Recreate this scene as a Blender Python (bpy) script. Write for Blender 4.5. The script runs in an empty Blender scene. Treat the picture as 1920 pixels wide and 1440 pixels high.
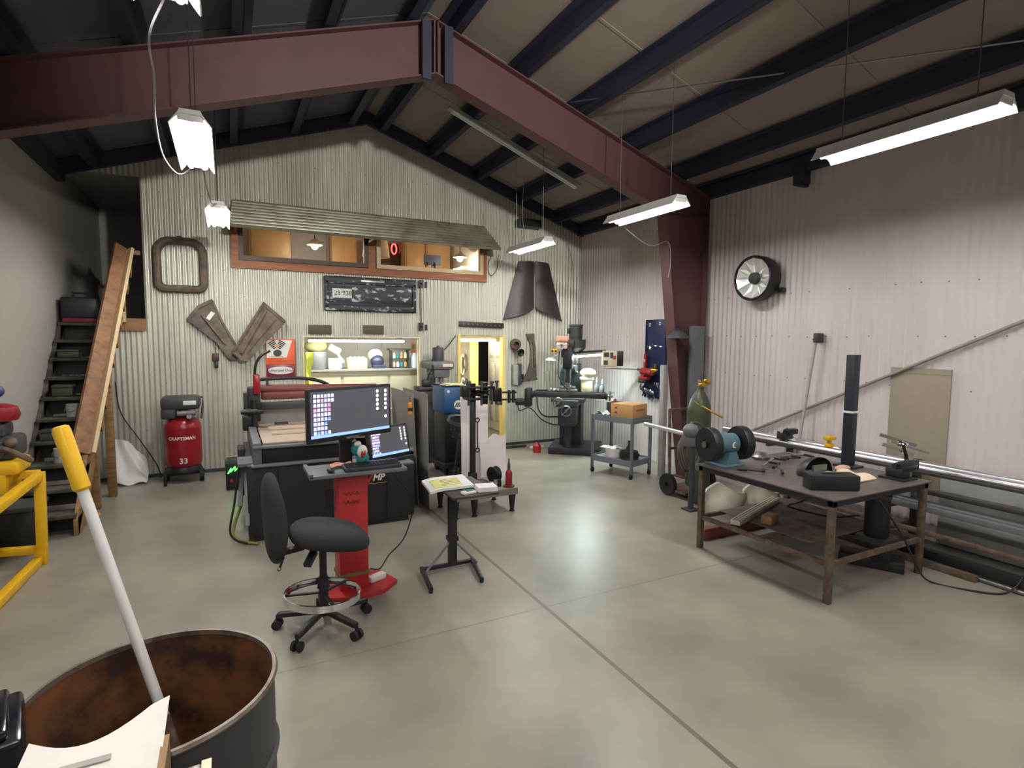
import bpy, bmesh, math, random
from mathutils import Vector, Matrix
random.seed(7)
R = math.radians
sc = bpy.context.scene
COL = sc.collection
# ---------------------------------------------------------------- mesh helper
class MB:
    def __init__(s):
        s.V = []; s.F = []; s.I = []; s.mi = 0
    def add(s, vs, fs):
        b = len(s.V)
        s.V += [tuple(v) for v in vs]
        s.F += [tuple(i + b for i in f) for f in fs]
        s.I += [s.mi] * len(fs)
        return s
    def mat(s, i):
        s.mi = i; return s
    def frombm(s, bm):
        bm.verts.index_update()
        s.add([v.co[:] for v in bm.verts], [[v.index for v in f.verts] for f in bm.faces])
        bm.free(); return s
    def boxc(s, c, d, rot=None, bev=0.0):
        m = Matrix.Translation(c) @ (rot.to_4x4() if rot else Matrix()) @ Matrix.Diagonal((d[0], d[1], d[2], 1))
        bm = bmesh.new(); bmesh.ops.create_cube(bm, size=1, matrix=m)
        if bev: bmesh.ops.bevel(bm, geom=bm.edges[:], offset=bev, segments=2, affect='EDGES', profile=.5)
        return s.frombm(bm)
    def box(s, x0, x1, y0, y1, z0, z1, bev=0.0):
        return s.boxc(((x0+x1)/2, (y0+y1)/2, (z0+z1)/2), (abs(x1-x0), abs(y1-y0), abs(z1-z0)), None, bev)
    def bar(s, p0, p1, w, h, up=(0, 0, 1), bev=0.0):
        p0 = Vector(p0); p1 = Vector(p1); d = (p1-p0); L = d.length; d.normalize()
        u = Vector(up); a = d.cross(u)
        if a.length < 1e-4: a = d.cross(Vector((1, 0, 0)))
        a.normalize(); b = a.cross(d).normalized()
        rot = Matrix((a, d, b)).transposed()
        return s.boxc((p0+p1)/2, (w, L, h), rot, bev)
    def cyl(s, p0, p1, r, r1=None, n=16, caps=True):
        r1 = r if r1 is None else r1
        p0 = Vector(p0); p1 = Vector(p1); d = (p1-p0).normalized()
        a = d.orthogonal().normalized(); b = d.cross(a)
        vs = []
        for p, q in ((p0, r), (p1, r1)):
            for k in range(n):
                t = 2*math.pi*k/n
                vs.append(p+(a*math.cos(t)+b*math.sin(t))*q)
        fs = [(k, (k+1) % n, n+(k+1) % n, n+k) for k in range(n)]
        if caps: fs += [tuple(range(n))[::-1], tuple(range(n, 2*n))]
        return s.add(vs, fs)
    def tube(s, pts, r, n=8, closed=False, flat=1.0, ref=(0, 0, 1)):
        pts = [Vector(p) for p in pts]; m = len(pts); vs = []; fs = []
        prev = None
        for i, p in enumerate(pts):
            if closed: d = pts[(i+1) % m]-pts[i-1]
            else: d = pts[min(i+1, m-1)]-pts[max(i-1, 0)]
            d.normalize()
            if prev is None:
                a = d.cross(Vector(ref))
                if a.length < 1e-3: a = d.orthogonal()
                a.normalize()
            else:
                a = (prev-d*prev.dot(d)).normalized()
            prev = a; b = d.cross(a)
            rr = r[i] if isinstance(r, (list, tuple)) else r
            for k in range(n):
                t = 2*math.pi*k/n
                vs.append(p+a*math.cos(t)*rr+b*math.sin(t)*rr*flat)
        for i in range(m if closed else m-1):
            j = (i+1) % m
            for k in range(n):
                fs.append((i*n+k, i*n+(k+1) % n, j*n+(k+1) % n, j*n+k))
        if not closed: fs += [tuple(range(n))[::-1], tuple(range((m-1)*n, m*n))]
        return s.add(vs, fs)
    def lathe(s, prof, c=(0, 0, 0), axis=(0, 0, 1), n=24, close=False):
        c = Vector(c); d = Vector(axis).normalized(); a = d.orthogonal().normalized(); b = d.cross(a)
        vs = []; fs = []; m = len(prof)
        for (r, h) in prof:
            r = max(r, 1e-4)
            for k in range(n):
                t = 2*math.pi*k/n
                vs.append(c+d*h+(a*math.cos(t)+b*math.sin(t))*r)
        for i in range(m if close else m-1):
            j = (i+1) % m
            for k in range(n):
                fs.append((i*n+k, i*n+(k+1) % n, j*n+(k+1) % n, j*n+k))
        return s.add(vs, fs)
    def prism(s, pts, axis, a0, a1):
        n = len(pts)
        def P(p, a):
            return {'x': (a, p[0], p[1]), 'y': (p[0], a, p[1]), 'z': (p[0], p[1], a)}[axis]
        vs = [P(p, a0) for p in pts]+[P(p, a1) for p in pts]
        fs = [tuple(range(n))[::-1], tuple(range(n, 2*n))]+[(k, (k+1) % n, n+(k+1) % n, n+k) for k in range(n)]
        return s.add(vs, fs)
    def ball(s, c, r, n=14, m=8):
        r = (r, r, r) if not isinstance(r, (tuple, list)) else r
        vs = []; fs = []
        for i in range(m+1):
            ph = math.pi*i/m
            for k in range(n):
                t = 2*math.pi*k/n
                vs.append((c[0]+r[0]*max(math.sin(ph), 1e-3)*math.cos(t), c[1]+r[1]*max(math.sin(ph), 1e-3)*math.sin(t), c[2]+r[2]*math.cos(ph)))
        for i in range(m):
            for k in range(n): fs.append((i*n+k, (i+1)*n+k, (i+1)*n+(k+1) % n, i*n+(k+1) % n))
        return s.add(vs, fs)
    def grid(s, f, nu, nv, th=None):
        vs = [Vector(f(i/nu, j/nv)) for j in range(nv+1) for i in range(nu+1)]
        w = nu+1
        fs = [(j*w+i, j*w+i+1, (j+1)*w+i+1, (j+1)*w+i) for j in range(nv) for i in range(nu)]
        if th:
            th = Vector(th); N = len(vs)
            vs = vs+[v+th for v in vs]
            fs = fs+[tuple(N+k for k in q)[::-1] for q in fs]
            per = [i for i in range(w)]+[j*w+nu for j in range(1, nv+1)]+[nv*w+i for i in range(nu-1, -1, -1)]+[j*w for j in range(nv-1, 0, -1)]
            for k in range(len(per)):
                a, b = per[k], per[(k+1) % len(per)]
                fs.append((b, a, N+a, N+b))
        return s.add(vs, fs)
    def text(s, t, size, fn, ext=.002, bold=0.0, shear=0.0):
        cu = bpy.data.curves.new('lettering_curve', 'FONT')
        cu.body = t; cu.size = size; cu.extrude = ext; cu.align_x = 'CENTER'; cu.align_y = 'CENTER'
        cu.offset = bold; cu.shear = shear; cu.resolution_u = 2
        o = bpy.data.objects.new('lettering_curve', cu); COL.objects.link(o)
        dg = bpy.context.evaluated_depsgraph_get(); dg.update()
        me = bpy.data.meshes.new_from_object(o.evaluated_get(dg))
        s.add([fn(v.co) for v in me.vertices], [tuple(p.vertices) for p in me.polygons])
        bpy.data.objects.remove(o); bpy.data.meshes.remove(me); bpy.data.curves.remove(cu)
        return s
    def xf(s, m, start=0):
        s.V[start:] = [tuple(m @ Vector(v)) for v in s.V[start:]]
        return s

W0 = {}
def root_off(o):
    while o.parent is not None: o = o.parent
    return W0.get(o.name, Vector((0, 0, 0)))
def obj(name, mb, mats, parent=None, angle=40, raw=False):
    me = bpy.data.meshes.new(name)
    V = mb.V
    if parent is not None and not raw:
        off = root_off(parent); V = [tuple(Vector(v)-off) for v in V]
    me.from_pydata(V, [], mb.F); me.validate()
    for m in (mats if isinstance(mats, (list, tuple)) else [mats]): me.materials.append(m)
    if len(me.polygons) == len(mb.I): me.polygons.foreach_set('material_index', mb.I)
    bm = bmesh.new(); bm.from_mesh(me); bmesh.ops.recalc_face_normals(bm, faces=bm.faces); bm.to_mesh(me); bm.free()
    me.shade_smooth(); me.set_sharp_from_angle(angle=R(angle)); me.update()
    o = bpy.data.objects.new(name, me); COL.objects.link(o)
    if parent is not None: o.parent = parent
    return o
def tag(o, label, cat, group=None):
    o['label'] = label; o['category'] = cat
    if group: o['group'] = group
    return o
def thing(name, label, cat, loc=(0, 0, 0), group=None, rz=0.0, world=True):
    o = bpy.data.objects.new(name, None); COL.objects.link(o); o.empty_display_size = .1
    o.location = loc; o.rotation_euler = (0, 0, rz)
    if world: W0[o.name] = Vector(loc)
    return tag(o, label, cat, group)
def solo(name, label, cat, mb, mats, loc=None, group=None, angle=40):
    """a thing that is one mesh, its origin at loc"""
    if loc is not None: mb.V = [tuple(Vector(v)-Vector(loc)) for v in mb.V]
    o = obj(name, mb, mats, None, angle)
    if loc is not None: o.location = loc
    return tag(o, label, cat, group)
def struct(name, mb, mats, parent=None, angle=40):
    o = obj(name, mb, mats, parent, angle)
    if parent is None: o['kind'] = 'structure'
    return o
def kids(o): return [c for c in bpy.data.objects if c.parent == o]
def copy_tree(o, loc=None, rz=None, label=None, parent=None):
    c = o.copy(); COL.objects.link(c)
    if parent: c.parent = parent
    if loc is not None: c.location = loc
    if rz is not None: c.rotation_euler = (0, 0, rz)
    if label: c['label'] = label
    for k in kids(o): copy_tree(k, parent=c)
    return c
# ---------------------------------------------------------------- materials
def lin(c):
    return tuple(((x/255)/12.92 if x/255 <= .04045 else ((x/255+.055)/1.055)**2.4) for x in c)
def mat(name, c, rough=.5, metal=0.0, var=.12, scale=8.0, c2=None, lo=.5, hi=.62, bump=0.0, bscale=60.0, spec=.5, stretch=(1, 1, 1)):
    m = bpy.data.materials.new(name); m.use_nodes = True
    nt = m.node_tree; N = nt.nodes; L = nt.links
    b = N['Principled BSDF']; c = lin(c)
    b.inputs['Roughness'].default_value = rough; b.inputs['Metallic'].default_value = metal
    b.inputs['Specular IOR Level'].default_value = spec
    tc = N.new('ShaderNodeTexCoord'); mp = N.new('ShaderNodeMapping'); mp.inputs['Scale'].default_value = stretch
    L.new(tc.outputs['Object'], mp.inputs['Vector'])
    n = N.new('ShaderNodeTexNoise'); n.inputs['Scale'].default_value = scale; n.inputs['Detail'].default_value = 6; n.inputs['Roughness'].default_value = .6
    L.new(mp.outputs[0], n.inputs['Vector'])
    r = N.new('ShaderNodeValToRGB'); e = r.color_ramp.elements
    if c2 is None:
        e[0].position = .25; e[1].position = .75
        e[0].color = (*[x*(1-var) for x in c], 1); e[1].color = (*[min(1, x*(1+var)) for x in c], 1)
    else:
        e[0].position = lo; e[1].position = hi
        e[0].color = (*c, 1); e[1].color = (*lin(c2), 1)
    L.new(n.outputs['Fac'], r.inputs['Fac']); L.new(r.outputs['Color'], b.inputs['Base Color'])
    if bump:
        n2 = N.new('ShaderNodeTexNoise'); n2.inputs['Scale'].default_value = bscale; n2.inputs['Detail'].default_value = 4
        L.new(mp.outputs[0], n2.inputs['Vector'])
        bp = N.new('ShaderNodeBump'); bp.inputs['Strength'].default_value = bump; bp.inputs['Distance'].default_value = .01
        L.new(n2.outputs['Fac'], bp.inputs['Height']); L.new(bp.outputs['Normal'], b.inputs['Normal'])
    return m
def emit(name, c, s):
    m = bpy.data.materials.new(name); m.use_nodes = True
    nt = m.node_tree; b = nt.nodes['Principled BSDF']
    c = lin(c); b.inputs['Base Color'].default_value = (*c, 1)
    b.inputs['Emission Color'].default_value = (*c, 1); b.inputs['Emission Strength'].default_value = s
    m.cycles.emission_sampling = 'NONE'
    return m
LAMPS = {}
def lamp(name, kind, parent, loc, energy, color, aim=None, size=(.1, .1), key=None):
    """a real light belonging to a fitting: its glowing strip, disc or bulb"""
    d = LAMPS.get(key) if key else None
    if d is None:
        d = bpy.data.lights.new(name, kind); d.energy = energy; d.color = lin(color)
        if kind == 'AREA':
            d.shape = 'RECTANGLE'; d.size, d.size_y = size
        else: d.shadow_soft_size = size[0]
        if key: LAMPS[key] = d
    o = bpy.data.objects.new(name, d); COL.objects.link(o); o.parent = parent
    o.location = Vector(loc)-root_off(parent)
    if aim is not None: o.rotation_euler = Vector(aim).to_track_quat('-Z', 'X' if size[0] < size[1] and abs(Vector(aim).y) < .01 and key else 'Y').to_euler()
    return o
def glass(name, tint=(1, 1, 1), refl=.06):
    m = bpy.data.materials.new(name); m.use_nodes = True
    nt = m.node_tree; N = nt.nodes; L = nt.links; N.remove(N['Principled BSDF'])
    t = N.new('ShaderNodeBsdfTransparent'); t.inputs[0].default_value = (*tint, 1)
    g = N.new('ShaderNodeBsdfGlossy'); g.inputs['Roughness'].default_value = .02
    f = N.new('ShaderNodeFresnel'); f.inputs[0].default_value = 1.45
    mx = N.new('ShaderNodeMixShader'); L.new(f.outputs[0], mx.inputs[0]); L.new(t.outputs[0], mx.inputs[1]); L.new(g.outputs[0], mx.inputs[2])
    L.new(mx.outputs[0], N['Material Output'].inputs['Surface'])
    return m
BLK = mat('black_painted_steel', (30, 31, 33), .45, var=.2)
BLKR = mat('black_rubber', (24, 24, 25), .75)
DGR = mat('dark_grey_paint', (58, 60, 61), .5, var=.2)
MGR = mat('grey_machine_paint', (104, 107, 108), .5, var=.12)
LGR = mat('light_grey_paint', (158, 158, 154), .55)
CART = mat('blue_grey_cart_paint', (112, 117, 122), .45, var=.1)
WHT = mat('white_paint', (222, 220, 214), .5, var=.04)
POL = mat('polished_stock_tube', (238, 238, 242), .3, 1.0, var=.03)
WTRIM = mat('red_brown_window_trim', (158, 98, 62), .6, c2=(128, 76, 48), scale=4, lo=.4, hi=.65, stretch=(.3, 3, 3))
STEEL = mat('bare_steel', (150, 148, 145), .38, 1.0, var=.15, scale=20)
CHR = mat('chrome', (225, 225, 228), .08, 1.0, var=.02)
ALU = mat('brushed_aluminium', (208, 208, 212), .25, 1.0, var=.06, scale=30, stretch=(1, .1, 1))
RUST = mat('rusty_steel', (104, 88, 78), .75, .15, c2=(80, 69, 63), scale=9, lo=.42, hi=.6, bump=.15)
RUSTL = mat('rust_brown_leg_steel', (112, 96, 82), .7, .2, c2=(88, 72, 60), scale=14, lo=.4, hi=.6)
WOOD = mat('weathered_lumber', (150, 116, 74), .7, c2=(122, 92, 58), scale=5, lo=.4, hi=.62, stretch=(1, 1, 5), bump=.05)
WOOD2 = mat('orange_stained_pine', (148, 108, 74), .6, c2=(120, 84, 58), scale=4, lo=.4, hi=.65, stretch=(.3, 3, 3))
WOODD = mat('dark_stained_wood', (70, 42, 32), .5, var=.2, stretch=(.3, 3, 3))
WOODP = mat('pale_pine', (206, 182, 142), .55, var=.08, stretch=(.3, 3, 3))
TREAD = mat('dark_worn_tread', (84, 80, 66), .8, c2=(58, 55, 47), scale=6, lo=.4, hi=.6)
RED = mat('bright_red_paint', (176, 44, 46), .42, var=.08)
REDD = mat('compressor_red_paint', (142, 28, 34), .28, var=.08)
REDB = mat('dull_red_brown_paint', (120, 62, 58), .5, var=.12)
YEL = mat('yellow_paint', (226, 176, 20), .4, var=.08)
BLU = mat('welder_blue_paint', (28, 74, 122), .4, var=.08)
NAVY = mat('navy_blue_steel', (28, 38, 82), .45, var=.1)
TEAL = mat('teal_cloth', (36, 134, 134), .8)
ORG = mat('orange_sign_enamel', (228, 92, 44), .35, var=.04)
MAR = mat('maroon_sign_enamel', (120, 44, 56), .35, var=.06)
CARD = mat('brown_cardboard', (196, 148, 92), .8, var=.05)
CARDW = mat('white_cardboard', (226, 220, 212), .75, var=.04)
PAP = mat('white_paper', (232, 230, 230), .8, var=.02)
YPAP = mat('yellow_paper', (232, 226, 150), .8, var=.04)
FAB = mat('black_chair_fabric', (44, 45, 47), .92, var=.15, scale=40, bump=.15, bscale=300)
GRN = mat('green_cylinder_paint', (60, 70, 50), .45, var=.1)
BRS = mat('brass', (206, 160, 70), .3, 1.0)
TAN = mat('tan_board', (152, 142, 124), .75, var=.05)
CREAM = mat('cream_paint', (226, 214, 176), .6, var=.04)
BEIGE = mat('beige_cabinet_paint', (186, 184, 158), .6, var=.04)
LIGHT = emit('fluorescent_tube_glow', (253, 250, 245), 9)
# ================================================================ SETTING
YB = 9.73; XR = 6.58; XL = -2.0; RX = 2.2; SL = .335
def roofz(x): return 5.88-SL*abs(x-RX)
# floor: sealed concrete with one saw-cut joint down the room and one across
def floor_material():
    m = mat('sealed_concrete', (145, 140, 128), .3, var=.16, scale=.9)
    nt = m.node_tree; N = nt.nodes; L = nt.links; b = N['Principled BSDF']
    nz = [n for n in N if n.type == 'TEX_NOISE'][0]; nz.inputs['Detail'].default_value = 3; nz.inputs['Roughness'].default_value = .45
    b.inputs['Specular IOR Level'].default_value = .45
    tc = [n for n in N if n.type == 'TEX_COORD'][0]; base = [n for n in N if n.type == 'VALTORGB'][0]
    n2 = N.new('ShaderNodeTexNoise'); n2.inputs['Scale'].default_value = 1.7; n2.inputs['Detail'].default_value = 4; n2.inputs['Roughness'].default_value = .5
    L.new(tc.outputs['Object'], n2.inputs['Vector'])
    r2 = N.new('ShaderNodeValToRGB'); r2.color_ramp.elements[0].position = .3; r2.color_ramp.elements[1].position = .7
    r2.color_ramp.elements[0].color = (.78, .78, .78, 1); r2.color_ramp.elements[1].color = (1.1, 1.1, 1.08, 1)
    L.new(n2.outputs['Fac'], r2.inputs['Fac'])
    mu = N.new('ShaderNodeMix'); mu.data_type = 'RGBA'; mu.blend_type = 'MULTIPLY'; mu.inputs[0].default_value = 1
    L.new(base.outputs[0], mu.inputs[6]); L.new(r2.outputs[0], mu.inputs[7])
    sx = N.new('ShaderNodeSeparateXYZ'); L.new(tc.outputs['Object'], sx.inputs[0])
    def line(out, at, w):
        a = N.new('ShaderNodeMath'); a.operation = 'SUBTRACT'; a.inputs[1].default_value = at; L.new(out, a.inputs[0])
        c = N.new('ShaderNodeMath'); c.operation = 'ABSOLUTE'; L.new(a.outputs[0], c.inputs[0])
        d = N.new('ShaderNodeMath'); d.operation = 'LESS_THAN'; d.inputs[1].default_value = w; L.new(c.outputs[0], d.inputs[0])
        return d.outputs[0]
    l1 = line(sx.outputs[0], 2.165, .016); l2 = line(sx.outputs[1], 3.62, .01)
    lw = N.new('ShaderNodeMath'); lw.operation = 'MULTIPLY'; lw.inputs[1].default_value = .4; L.new(l2, lw.inputs[0]); l2 = lw.outputs[0]
    mx = N.new('ShaderNodeMath'); mx.operation = 'MAXIMUM'; L.new(l1, mx.inputs[0]); L.new(l2, mx.inputs[1])
    jm = N.new('ShaderNodeMix'); jm.data_type = 'RGBA'; L.new(mx.outputs[0], jm.inputs[0]); L.new(mu.outputs[2], jm.inputs[6])
    jm.inputs[7].default_value = (*lin((104, 95, 84)), 1)
    L.new(jm.outputs[2], b.inputs['Base Color'])
    rr = N.new('ShaderNodeMapRange'); rr.inputs[3].default_value = .29; rr.inputs[4].default_value = .4
    L.new(n2.outputs['Fac'], rr.inputs[0]); L.new(rr.outputs[0], b.inputs['Roughness'])
    return m
f = MB(); f.box(-2.3, 6.9, -8, 15, -.12, 0)
struct('floor', f, floor_material())

def sheet_material(name, c, c2, rough, metal):
    m = mat(name, c, rough, metal, var=.05, scale=1.3, c2=c2, lo=.35, hi=.7, stretch=(1.2, 1.2, .35))
    return m
GALV = sheet_material('corrugated_galvanised_sheet', (206, 205, 192), (182, 182, 170), .42, .35)
GALW = sheet_material('white_ribbed_steel_sheet', (210, 202, 198), (198, 190, 186), .55, 0.0)
SCREW = mat('dark_screw_head', (112, 108, 102), .6)
def corrugated(name, axis, s0, s1, spans, pos, sign, m, breaks=(), pitch=.068, amp=.012, ztop=None, rows=(), step=4):
    mb = MB(); n = int(round((s1-s0)/(pitch/8)))
    S = sorted(set([s0+(s1-s0)*i/n for i in range(n+1)]+[b for b in breaks if s0 < b < s1]))
    idx = {}
    def vert(s, z):
        k = (round(s, 5), round(z, 4))
        if k not in idx:
            w = pos+sign*amp*math.cos(2*math.pi*s/pitch)
            idx[k] = len(mb.V); mb.V.append((s, w, z) if axis == 'x' else (w, s, z))
        return idx[k]
    for a, b in zip(S, S[1:]):
        mid = (a+b)/2
        for (z0, z1) in spans(mid):
            za, zb = (ztop(a), ztop(b)) if z1 is None else (z1, z1)
            mb.F.append((vert(a, z0), vert(b, z0), vert(b, zb), vert(a, za))); mb.I.append(0)
    mb.mi = 1
    k = math.ceil(s0/pitch)+1
    while k*pitch < s1:
        for j, zz in enumerate(rows):
            s = k*pitch; zq = zz+random.uniform(-.012, .012)
            ok = any(z0+.05 < zq < ((ztop(s) if z1 is None else z1)-.3) for z0, z1 in spans(s))
            if ok and random.random() < .7:
                p = pos+sign*amp
                q = pos+sign*(amp+.005)
                mb.cyl((s, p, zq) if axis == 'x' else (p, s, zq), (s, q, zq) if axis == 'x' else (q, s, zq), .008, n=6)
        k += step
    o = struct(name, mb, [m, SCREW], angle=60)
    return o
OPEN = [(.15, 4.35, 3.25, 3.98), (1.13, 3.09, .85, 2.11), (3.87, 4.81, 0, 2.16)]
def back_spans(x):
    if x < -1.05: return [(0, 2.2), (4.38, None)]
    cuts = sorted((a, b) for (x0, x1, a, b) in OPEN if x0 < x < x1)
    out = []; z = 0
    for a, b in cuts:
        if a > z: out.append((z, a))
        z = b
    out.append((z, None)); return out
corrugated('wall_back', 'x', XL, XR, back_spans, YB, -1, GALV, breaks=[-1.05]+[v for o in OPEN for v in o[:2]], ztop=roofz,
           rows=(.72, 1.42, 2.74, 3.12, 4.2, 4.85))
corrugated('wall_right', 'y', -6.5, YB, lambda y: [(0, 4.42)], XR, -1, GALW, rows=(.55, 1.62, 2.16, 2.72), pitch=.085, amp=.007, step=3)
w = MB(); w.box(XL-.12, XL, -6.5, 15, 0, 4.5); struct('wall_left', w, mat('grey_painted_sheet', (168, 164, 156), .6, var=.05))
w = MB(); w.prism([(XL-.12, 0), (XR+.12, 0), (XR+.12, 4.4), (RX, 5.9), (XL-.12, 4.4)], 'y', -6.6, -6.5)
struct('wall_front', w, mat('grey_front_wall_sheet', (150, 148, 142), .6))
# roof linings: fabric-faced insulation over purlins
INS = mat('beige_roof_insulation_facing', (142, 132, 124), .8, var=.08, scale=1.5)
INSL = mat('shaded_roof_insulation_facing', (84, 85, 96), .8, var=.1, scale=1.5)  # same facing as the right slope, with the left side's shade put into its colour
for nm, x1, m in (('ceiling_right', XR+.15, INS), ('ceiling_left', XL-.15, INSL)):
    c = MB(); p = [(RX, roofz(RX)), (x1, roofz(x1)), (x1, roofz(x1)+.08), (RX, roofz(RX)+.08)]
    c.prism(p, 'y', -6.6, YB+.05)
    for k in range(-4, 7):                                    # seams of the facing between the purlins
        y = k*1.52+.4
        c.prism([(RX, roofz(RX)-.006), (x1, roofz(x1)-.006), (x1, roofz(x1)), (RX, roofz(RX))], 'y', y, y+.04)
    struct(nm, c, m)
PUR = mat('dark_navy_primer', (42, 45, 64), .6, var=.15)
OXI = mat('red_oxide_primer', (90, 58, 60), .55, var=.12, scale=3)
tn = 0
def trim(mb, m, parent=None, angle=40):
    global tn
    tn += 1
    return struct('trim_%d' % tn, mb, m, parent, angle)
for sgn in (1, -1):
    for d in (.22, 1.1, 1.97, 2.85, 3.72, 4.3):
        p = MB(); x = RX+sgn*d
        if not (XL < x < XR): continue
        zb = roofz(x)-.205
        p.box(x-.006*sgn, x+.006*sgn, -6.5, YB-.02, zb, roofz(x)-.005)
        p.box(min(x, x+.1*sgn), max(x, x+.1*sgn), -6.5, YB-.02, zb, zb+.008)
        p.box(min(x, x-.09*sgn), max(x, x-.09*sgn), -6.5, YB-.02, roofz(x)-.02, roofz(x)-.008)
        trim(p, PUR)
# dark rake trims along the gable and eaves
for sgn in (1, -1):
    x1 = XR if sgn > 0 else XL
    p = MB(); p.prism([(RX, roofz(RX)-.21), (x1, roofz(x1)-.21), (x1, roofz(x1)-.01), (RX, roofz(RX)-.01)], 'y', YB-.09, YB-.015); trim(p, PUR)
p = MB(); p.box(XR-.12, XR-.012, -6.5, YB, 4.22, 4.4); trim(p, PUR)
p = MB(); p.box(XL, XL+.1, -6.5, YB, 4.2, 4.4); trim(p, PUR)
# red steel portal frame
def frame_side(sgn):
    FX = lambda d: RX+sgn*d
    top = lambda d: 5.665-SL*d
    bot = lambda d: 5.09-SL*d
    de = 4.28 if sgn > 0 else 4.2
    ki = 3.45
    web = MB()
    if sgn > 0:
        out = [(FX(0), top(0)), (FX(de), top(de)), (FX(de), 0), (FX(3.98), 0), (FX(ki), bot(ki)), (FX(0), bot(0))]
    else:
        out = [(FX(0), top(0)), (FX(de), top(de)), (FX(de), bot(de)), (FX(0), bot(0))]
    web.prism(out, 'y', 6.29, 6.31)
    def fl(a, b, t=.016):
        a = Vector((a[0], 6.3, a[1])); b = Vector((b[0], 6.3, b[1]))
        web.bar(a, b, .2, t, up=(0, 0, 1) if abs((b-a).z) < abs((b-a).x) else (1, 0, 0))
    fl((FX(0), top(0)), (FX(de), top(de))); fl((FX(0), bot(0)), (FX(ki if sgn > 0 else de), bot(ki if sgn > 0 else de)))
    if sgn > 0:
        fl((FX(ki), bot(ki)), (FX(3.98), 0)); fl((FX(de), top(de)), (FX(de), 0))
        fl((FX(ki), bot(ki)), (FX(de), bot(ki)))
        web.box(FX(3.9), FX(4.33), 6.18, 6.42, 0, .02)
    fl((FX(.02*1), top(0)), (FX(.021), bot(0)))
    trim(web, OXI)
frame_side(1); frame_side(-1)
p = MB(); p.box(2.02, 2.12, 6.15, 6.19, 4.98, 5.6); p.box(2.28, 2.38, 6.15, 6.19, 4.98, 5.6); trim(p, PUR)
# diagonal rod bracing in the roof plane
p = MB(); p.tube([(4.0, 6.2, roofz(4.0)-.16), (6.3, 1.2, roofz(6.3)-.14)], .009); trim(p, STEEL)
# ---- spaces behind the back wall
DRY = mat('white_drywall', (226, 222, 210), .7, var=.03)
DRYW = mat('warm_office_wall', (204, 198, 188), .7, var=.05)
DRYY = mat('cream_yellow_wall', (230, 206, 130), .6, var=.03)
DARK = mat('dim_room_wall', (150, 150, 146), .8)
def shell(nm, x0, x1, y0, y1, z0, z1, m, skip=()):
    for k, b in (('left', (x0-.05, x0, y0, y1, z0, z1)), ('right', (x1, x1+.05, y0, y1, z0, z1)), ('back', (x0, x1, y1, y1+.05, z0, z1)),
                 ('top', (x0, x1, y0, y1, z1, z1+.05)), ('base', (x0, x1, y0, y1, z0-.05, z0))):
        if k in skip: continue
        q = MB(); q.box(*b)
        struct({'left': 'wall_%s_left', 'right': 'wall_%s_right', 'back': 'wall_%s_back', 'top': 'ceiling_%s', 'base': 'floor_%s'}[k] % nm, q, m)
shell('office', -.3, 4.7, YB+.1, 12.6, 2.55, 4.35, DRYW)
shell('store', .85, 3.55, YB+.1, 11.7, 0, 2.4, DRY, skip=('base',))
shell('vestibule', 3.72, 5.62, YB+.1, 10.98, 0, 2.35, DRYY, skip=('base', 'back'))
q = MB()
q.box(3.72, 4.72, 10.98, 11.05, 0, 2.35); q.box(5.52, 5.62, 10.98, 11.05, 0, 2.35); q.box(4.72, 5.52, 10.98, 11.05, 2.06, 2.35)
struct('wall_vestibule_back', q, DRYY)
shell('dark_room', 4.2, 6.4, 11.05, 14, 0, 2.4, mat('shade_darkened_back_room_wall', (58, 56, 52), .85), skip=('base',))  # room's shade put into the wall colour, so its lamp leaves it dark
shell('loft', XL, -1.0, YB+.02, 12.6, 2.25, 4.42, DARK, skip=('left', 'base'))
q = MB(); q.box(XL, -1.0, YB+.02, 14.2, 2.1, 2.25); struct('floor_loft', q, mat('loft_decking', (96, 78, 56), .8))
q = MB(); q.box(-1.42, -1.05, YB-.05, YB+.02, 2.18, 2.36); trim(q, WOOD2)
# door casing of the passage and plinths
q = MB(); q.box(3.84, 3.90, YB-.02, YB+.12, 0, 2.18); q.box(4.78, 4.84, YB-.02, YB+.12, 0, 2.18); q.box(3.9, 4.78, YB+.02, YB+.12, 2.13, 2.19); trim(q, DRYY)
q = MB(); q.box(4.68, 4.74, 10.93, 10.99, 0, 2.1); q.box(5.5, 5.56, 10.93, 10.99, 0, 2.1); q.box(4.74, 5.5, 10.93, 10.99, 2.04, 2.1); trim(q, CREAM)
q = MB(); q.box(XL+.05, 3.84, YB-.03, YB-.011, 0, .05); q.box(4.84, XR-.02, YB-.03, YB-.011, 0, .05); struct('baseboard_back', q, DGR)
# ---- upper office windows (wood framed) and the lower display window
GL = glass('window_glass')
def window(nm, x0, x1, z0, z1, y, m, t=.09, split=None):
    fr = MB()
    fr.box(x0, x1, y-.03, y+.06, z0, z0+t); fr.box(x0, x1, y-.03, y+.06, z1-t, z1)
    fr.box(x0, x0+t, y-.03, y+.06, z0+t, z1-t); fr.box(x1-t, x1, y-.03, y+.06, z0+t, z1-t)
    o = struct(nm, fr, m)
    g = MB(); g.box(x0+t, x1-t, y+.01, y+.016, z0+t, z1-t); struct('pane', g, GL, o)
    return o
q = MB(); q.box(.1, 4.42, YB-.05, YB+.12, 3.17, 3.29); q.box(.1, .2, YB-.05, YB+.12, 3.29, 4.0); q.box(4.36, 4.42, YB-.05, YB+.12, 3.29, 4.0)
q.box(.1, 4.42, YB-.05, YB+.12, 3.97, 4.05); q.box(2.2, 2.32, YB-.04, YB+.1, 3.29, 3.97)
trim(q, WTRIM)
window('window_1', .2, 2.2, 3.3, 3.97, YB, WOODD, .07)
window('window_2', 2.34, 4.36, 3.3, 3.97, YB, WOODP, .07)
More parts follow.
